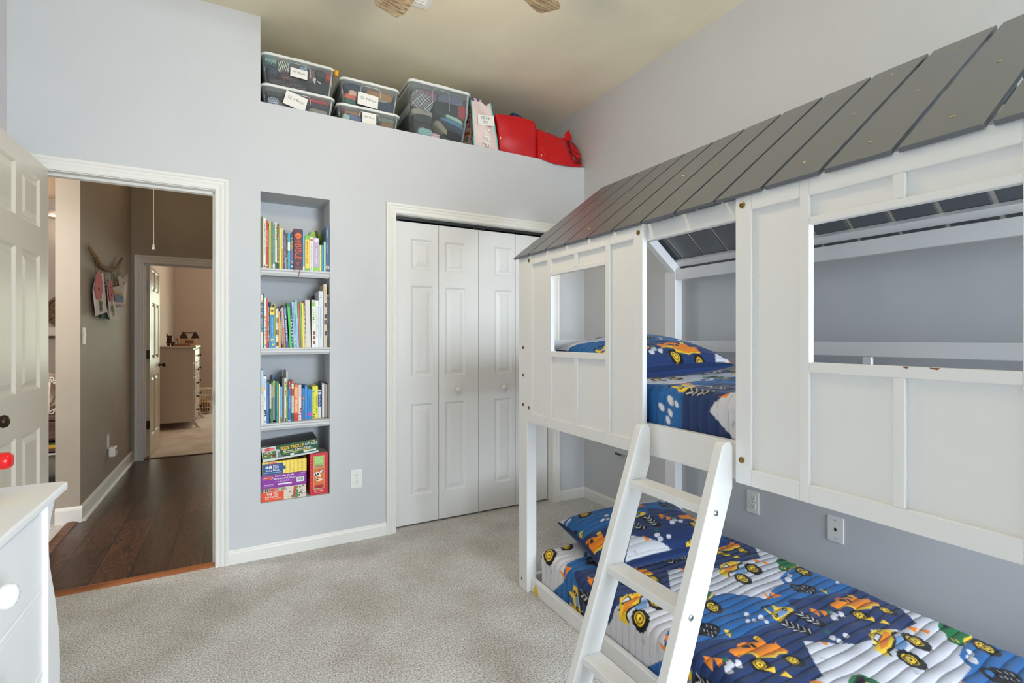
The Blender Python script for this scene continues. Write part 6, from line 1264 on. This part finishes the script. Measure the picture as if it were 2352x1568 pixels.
drawing('narrow white sheet with dark blue scribbles between the two flower paintings', [(4.825,1.685),(4.925,1.686),(4.914,1.52),(4.854,1.52)], HX+.008, [('o',(60,60,90),(4.865,1.665,.02,.008)),('o',(60,60,90),(4.885,1.64,.025,.012)),('o',(60,60,90),(4.87,1.60,.012,.015))])

# ------------------------------------------------------------------ far room: chest of drawers, toys, basket
ch = thing('chest_of_drawers', (-.73,8.6,0), 'tall white chest of drawers with small dark knobs in the far room', 'chest of drawers')
CW = M((206,196,188),.4)
MB().box(-.95,-.525,8.10,9.10,.09,1.10).build('carcass', CW, ch, bevel=.004); MB().box(-.951,-.495,8.08,9.12,1.10,1.128).build('top', CW, ch, bevel=.006)
for k_ in range(5):
    z0 = .13+k_*.192; d_ = MB().box(-.527,-.508,8.14,9.06,z0,z0+.178).build('drawer', CW, ch, bevel=.003)
    for y in (8.36,8.84): MB().lathe([(.010,0),(.006,.008),(.006,.016),(.016,.024),(.014,.034),(.004,.038)], (-.508,y,z0+.09), 'x', 14).build('knob', DARK, d_, smooth=True)
for y in (8.102,9.063):
    MB().plate([(-.56,y,.13),(-.508,y,.13),(-.500,y,.09),(-.47,y,.03),(-.43,y,.001),(-.46,y,.0),(-.50,y,.02),(-.53,y,.06),(-.56,y,.09)], (0,.035,0)).build('foot', CW, ch, bevel=.004)
tbx = thing('toy_toolbox', (-.59,8.25,1.128), 'pale wooden toolbox with dark gable ends on the white chest in the far room', 'toolbox'); PINE = grain_mat('pine', (206,182,146), (230,210,178))
m = MB().box(-.69,-.50,8.16,8.17,1.1285,1.235).box(-.69,-.50,8.37,8.38,1.1285,1.235).box(-.69,-.50,8.17,8.37,1.1285,1.138); m.build('box', PINE, tbx)
WAL = grain_mat('walnut_toy', (70,46,34), (100,70,50))
for x in (-.69,-.555):
    MB().plate([(x,8.158,1.235),(x+.10,8.158,1.235),(x+.065,8.158,1.318),(x+.045,8.158,1.328),(x+.03,8.158,1.318)], (0,.014,0)).build('gable', WAL, tbx)
MB().tube([(-.655,8.165,1.312),(-.50,8.165,1.312)], .009, 10).build('handle', WAL, tbx); MB().box(-.625,-.53,8.1585,8.1598,1.165,1.21).build('window', M((150,110,80),.6), tbx)
tr_ = thing('toy_train', (-.78,8.18,1.128), 'small dark toy locomotive left of the toolbox on the white chest in the far room', 'toy')
m = MB().box(-.84,-.74,8.15,8.22,1.165,1.185).box(-.83,-.775,8.155,8.215,1.185,1.262); m.build('cab', M((74,34,28),.5), tr_, bevel=.003)
MB().box(-.84,-.768,8.15,8.22,1.262,1.272).tube([(-.825,8.185,1.272),(-.825,8.185,1.295)], .006).build('roof', DARK, tr_)
for x in (-.81,-.765): MB().lathe([(.019,0),(.019,.01),(.006,.013)], (x,8.15,1.1485), '-y', 14).build('wheel', BLACK, tr_)
bl_ = tag(MB().box(-.75,-.56,8.09,8.145,1.1285,1.1575).build('toy_block', grain_mat('plank_toy', (140,98,66), (176,132,96)), bevel=.003), 'flat brown wooden toy plank lying in front of the toolbox on the white chest', 'toy')
pegt = thing('toy_hammer', (-.705,8.12,1.1575), 'small wooden hammer with an orange head standing by the toolbox on the white chest', 'toy'); MB().tube([(-.70,8.12,1.158),(-.712,8.12,1.225)], .006).build('handle', WAL, pegt); MB().lathe([(.012,0),(.012,.03)], (-.73,8.12,1.23), 'x', 12).build('head', M((196,110,50),.5), pegt)
bs = thing('wire_basket', (-.455,9.6,0), 'round white wire basket holding brown toys on the far room carpet', 'basket'); WIRE = M((226,214,196),.5)
for z, r_ in ((.41,.105),(.30,.102),(.20,.097),(.10,.088),(.02,.076)): MB().tube([(-.455+r_*math.cos(q*math.pi/12),9.6+r_*math.sin(q*math.pi/12),z) for q in range(24)], .008 if z > .4 else .004, 6, closed=True).build('wire_ring', WIRE, bs)
for q in range(16): a = q*math.pi/8; MB().tube([(-.455+.076*math.cos(a),9.6+.076*math.sin(a),.02),(-.455+.105*math.cos(a),9.6+.105*math.sin(a),.41)], .0028, 5).build('wire', WIRE, bs)
blob('plush_toy', (-.455,9.60,.10), (.068,.068,.072), M((120,78,44),.9,var=(20,.5)), 'brown plush heap in the wire basket', 91, cat='toy'); blob('plush_toy', (-.470,9.585,.20), (.06,.05,.032), M((176,128,70),.9,var=(20,.3)), 'tan plush toy lying on top of the heap in the wire basket', 95, cat='toy')

# ------------------------------------------------------------------ side room seen past the open door
cs = thing('console_table', (-1.5,5.2,0), 'dark wood console table with open shelves in the room left of the hall', 'console table')
MB().box(-1.95,-1.09,5.0,5.42,.615,.645).build('top', DKWOOD, cs, bevel=.003); MB().box(-1.94,-1.10,5.02,5.42,.462,.615).build('drawer_case', DKWOOD, cs)
MB().box(-1.60,-1.12,5.008,5.02,.472,.605).build('drawer', DKWOOD, cs, bevel=.003)
for x in (-1.94,-1.14): MB().box(x,x+.04,5.02,5.42,0,.462).build('leg', DKWOOD, cs)
MB().box(-1.90,-1.14,5.02,5.40,.10,.135).build('shelf', DKWOOD, cs); MB().box(-1.90,-1.14,5.02,5.40,.375,.395).build('shelf', DKWOOD, cs)
tag(MB().box(-1.55,-1.17,5.03,5.33,.396,.422).build('folder', M((206,166,70),.6), bevel=.002), 'yellow folder on the upper shelf of the console table', 'folder')
tag(MB().box(-1.52,-1.18,5.05,5.33,.4225,.441).build('folder', M((56,88,60),.6), bevel=.002), 'dark green folder lying on the yellow one in the console table', 'folder')
sb = thing('storage_box', (-1.35,5.2,.1355), 'clear plastic storage box on the lower shelf of the console table', 'storage box'); loops(q_ := MB(), [[(x,y,z) for x,y in rr(-1.55+i_,-1.16-i_,5.04+i_,5.36-i_,.03)] for z,i_ in ((.136,.02),(.345,0),(.345,.003),(.14,.023))]); q_.build('tub', CLEARP, sb); MB().prism(rr(-1.556,-1.154,5.034,5.366,.03), 'z', .345, .36).build('lid', LIDM, sb, bevel=.003)
blob('paper_pile', (-1.35,5.2,.24), (.17,.13,.085), M((196,188,178),.8,var=(9,.2)), 'pale papers inside the clear box of the console table', 33, cat='papers')
ps = thing('plate_stand', (-1.31,5.12,.645), 'white wrought metal plate stand with curled ends on the console table', 'plate stand'); WI = M((232,226,220),.4)
def spiral(c, r0, t0, turns, sgn=1): return [(c[0]+r0*(1-q/22)*math.cos(t0+sgn*turns*2*math.pi*q/18), c[1], c[2]+r0*(1-q/22)*math.sin(t0+sgn*turns*2*math.pi*q/18)) for q in range(19)]
MB().tube([(-1.274,5.10,.66),(-1.272,5.10,.80),(-1.268,5.11,.905)], .006, 8).build('post', WI, ps); MB().tube([(-1.27,5.11,.90),(-1.30,5.11,.80),(-1.345,5.11,.70),(-1.38,5.10,.652)], .006, 8).build('leg', WI, ps)
for c_, r_, t_, s_ in (((-1.258,5.105,.672),.022,math.pi,1),((-1.232,5.105,.69),.016,math.pi,1),((-1.262,5.11,.925),.018,-1.6,1),((-1.285,5.11,.905),.016,0,1),((-1.245,5.11,.898),.016,3,-1)): MB().tube(spiral(c_,r_,t_,1.1,s_), .005, 7).build('curl', WI, ps)
pl_ = thing('decor_plate', (-1.30,5.20,.81), 'round brown plate with a pale ring propped on the white metal stand', 'plate'); ax = Vector((0,-1,.12)).normalized(); m = MB(); m.lathe([(.02,0),(.155,.012),(.16,.018),(.156,.022),(.12,.010),(.117,.014),(.112,.010),(.01,.006)], (-1.31,5.20,.815), ax, 40); m.build('disc', M((126,102,78),.35,var=(5,.2)), pl_, smooth=True)
MB().tube([(-1.31+.114*math.cos(a),5.187-.12*.114*math.sin(a)*.9,.817+.114*math.sin(a)) for a in [q*math.pi/16 for q in range(32)]], .004, 6, closed=True).build('ring', M((176,156,128),.4), pl_)
ws = tag(MB().box(-1.64,-1.2,6.27,6.399,1.262,1.342).build('wall_shelf', M((206,198,190),.5), bevel=.003), 'thick pale floating shelf on the far wall of the room left of the hall', 'shelf')
wbk = thing('woven_basket', (-1.47,6.34,1.342), 'oval woven basket tray propped on the floating shelf', 'basket')
m = MB(); m.grid(lambda i,j: (-1.47+.145*(j/8)*math.cos(i*math.pi/14), 6.345+.03*(1-(j/8)**2)+.02, 1.495+.152*(j/8)*math.sin(i*math.pi/14)), 29, 9); m.build('weave', WICKER, wbk, smooth=True)
MB().tube([(-1.47+.145*math.cos(q*math.pi/16),6.362,1.495+.15*math.sin(q*math.pi/16)) for q in range(32)], .013, 8, closed=True).build('rim', WICKER, wbk)
for a in (30,75,120,165): MB().tube([(-1.47+.135*math.cos(R(a)),6.358,1.495+.14*math.sin(R(a))),(-1.47-.135*math.cos(R(a)),6.358,1.495-.14*math.sin(R(a)))], .006, 6).build('cross_weave', WICKER, wbk)
tag(MB().box(-2.1,-1.664,6.36,6.398,1.0,1.75).build('wall_canvas', M((226,196,160),.7), bevel=.002), 'edge of a pale canvas on the far wall of the room left of the hall', 'wall art')
dl = thing('downlight', (-1.50,6.2,2.40), 'small recessed downlight glowing in the soffit of the room left of the hall', 'light'); MB().lathe([(.055,-.001),(.05,-.006),(.042,-.004)], (-1.50,6.2,2.40), 'z', 20).build('trim_ring', TRIM, dl); MB().lathe([(.04,-.0045),(.001,-.0055)], (-1.50,6.2,2.40), 'z', 18).build('lens', emit_mat('downlight_lens',(255,236,206),14), dl)
hl = thing('added_lamp', (-.45,5.35,CH), 'round frosted ceiling lamp added out of view to brighten the hall', 'lamp'); MB().lathe([(.13,0),(.135,-.02),(.115,-.06),(.06,-.08),(.005,-.085)], (-.45,5.35,CH-.001), 'z', 28).build('shade', emit_mat('hall_fill_shade',(255,222,184),.8), hl, smooth=True)  # invented fitting, unseen, added to lift the dark hall
cf = thing('added_lamp', (.4,8.4,CH), 'round frosted ceiling lamp added out of view to light the far room', 'lamp'); MB().lathe([(.17,0),(.175,-.02),(.15,-.07),(.08,-.10),(.005,-.11)], (.4,8.4,CH-.001), 'z', 28).build('shade', emit_mat('far_fill_shade',(255,226,190),1.5), cf, smooth=True)  # made-up fitting out of view, put in to light the far room

# ------------------------------------------------------------------ light, world, camera
def light(name, kind, loc, power, col, size=None, target=None, rot=None):
    l = bpy.data.lights.new(name, kind); l.energy = power; l.color = col
    if kind == 'AREA': l.shape = 'RECTANGLE'; l.size, l.size_y = size
    elif kind == 'POINT': l.shadow_soft_size = size or .1
    o = bpy.data.objects.new(name, l); COL.objects.link(o); o.location = loc
    if rot: o.rotation_euler = [R(a) for a in rot]
    return o
SKYC, GRNC = (.80,.895,1.0), (.90,1.0,.62)
# daylight entering through the three windows: sky from above, lawn from below
light('daylight_front', 'AREA', ((W1[0]+W1[1])/2, FW-.16, 1.4), 400, SKYC, (1.25,1.7), rot=(64,0,0))
light('daylight_left', 'AREA', (LW-.16, (W2[0]+W2[1])/2, 1.45), 0.6, SKYC, (1.45,1.25), rot=(78,0,-90))
light('daylight_far', 'AREA', ((W3[0]+W3[1])/2, 10.66, 1.45), 40, (.93,1.0,.80), (1.15,1.35), rot=(90,0,180))
light('fan_lamp', 'POINT', (.68,1.65,2.50), 32, (1.0,.80,.54), .11)
light('hall_fill', 'POINT', (-.45,5.35,2.88), 3.4, (1.0,.80,.58), .1)  # fill light added for the hall, sits in the invented fitting
light('far_fill', 'POINT', (.4,8.4,2.85), 90, (1.0,.85,.72), .1)  # added fill for the far room, no known source there
light('side_downlight', 'POINT', (-1.50,6.2,2.34), 1.4, (1.0,.82,.62), .04)
light('soffit_fill', 'POINT', (-1.75,6.15,2.75), 3, (1.0,.62,.30), .06)  # added warm fill that tints the wall above the soffit orange
light('side_fill', 'POINT', (-1.85,3.7,1.9), 100, (1.0,.95,.92), .12)  # unseen fill without a fitting, added to brighten the hall wall end
w = bpy.data.worlds.new('outdoors'); SC.world = w; w.use_nodes = True; nt = w.node_tree; nt.nodes.clear()
o = nt.nodes.new('ShaderNodeOutputWorld'); bg = nt.nodes.new('ShaderNodeBackground'); tc = nt.nodes.new('ShaderNodeTexCoord'); sx = nt.nodes.new('ShaderNodeSeparateXYZ'); rp = nt.nodes.new('ShaderNodeValToRGB')
nt.links.new(tc.outputs['Generated'], sx.inputs[0]); mp = nt.nodes.new('ShaderNodeMapRange'); mp.inputs[1].default_value = -1; mp.inputs[2].default_value = 1
nt.links.new(sx.outputs['Z'], mp.inputs[0]); nt.links.new(mp.outputs[0], rp.inputs[0]); nt.links.new(rp.outputs[0], bg.inputs[0]); nt.links.new(bg.outputs[0], o.inputs[0])
e = rp.color_ramp.elements; e[0].position = .0; e[0].color = (.30,.42,.12,1); e[1].position = 1; e[1].color = (.62,.80,1.0,1)
for p, c in ((.48,(.34,.46,.14,1)),(.60,(.30,.44,.14,1)),(.66,(.95,1.0,1.0,1)),(.8,(.80,.92,1.0,1))): q = rp.color_ramp.elements.new(p); q.color = c
bg.inputs[1].default_value = 1.0
cam = bpy.data.cameras.new('camera'); co = bpy.data.objects.new('camera', cam); COL.objects.link(co)
co.location = (0,0,1.245); co.rotation_euler = (R(90),0,R(-28.975)); cam.sensor_width = 36; cam.lens = 36*1140.8/2352; cam.shift_y = -8.9/2352; cam.clip_start = .02
SC.camera = co
SC.view_settings.view_transform = 'Standard'; SC.view_settings.look = 'None'; SC.view_settings.gamma = 1; SC.view_settings.use_curve_mapping = False; SC.view_settings.exposure = -0.5
SC.cycles.max_bounces = 10; SC.cycles.diffuse_bounces = 6; SC.cycles.transparent_max_bounces = 24; SC.cycles.caustics_reflective = False; SC.cycles.caustics_refractive = False; SC.cycles.sample_clamp_indirect = 6
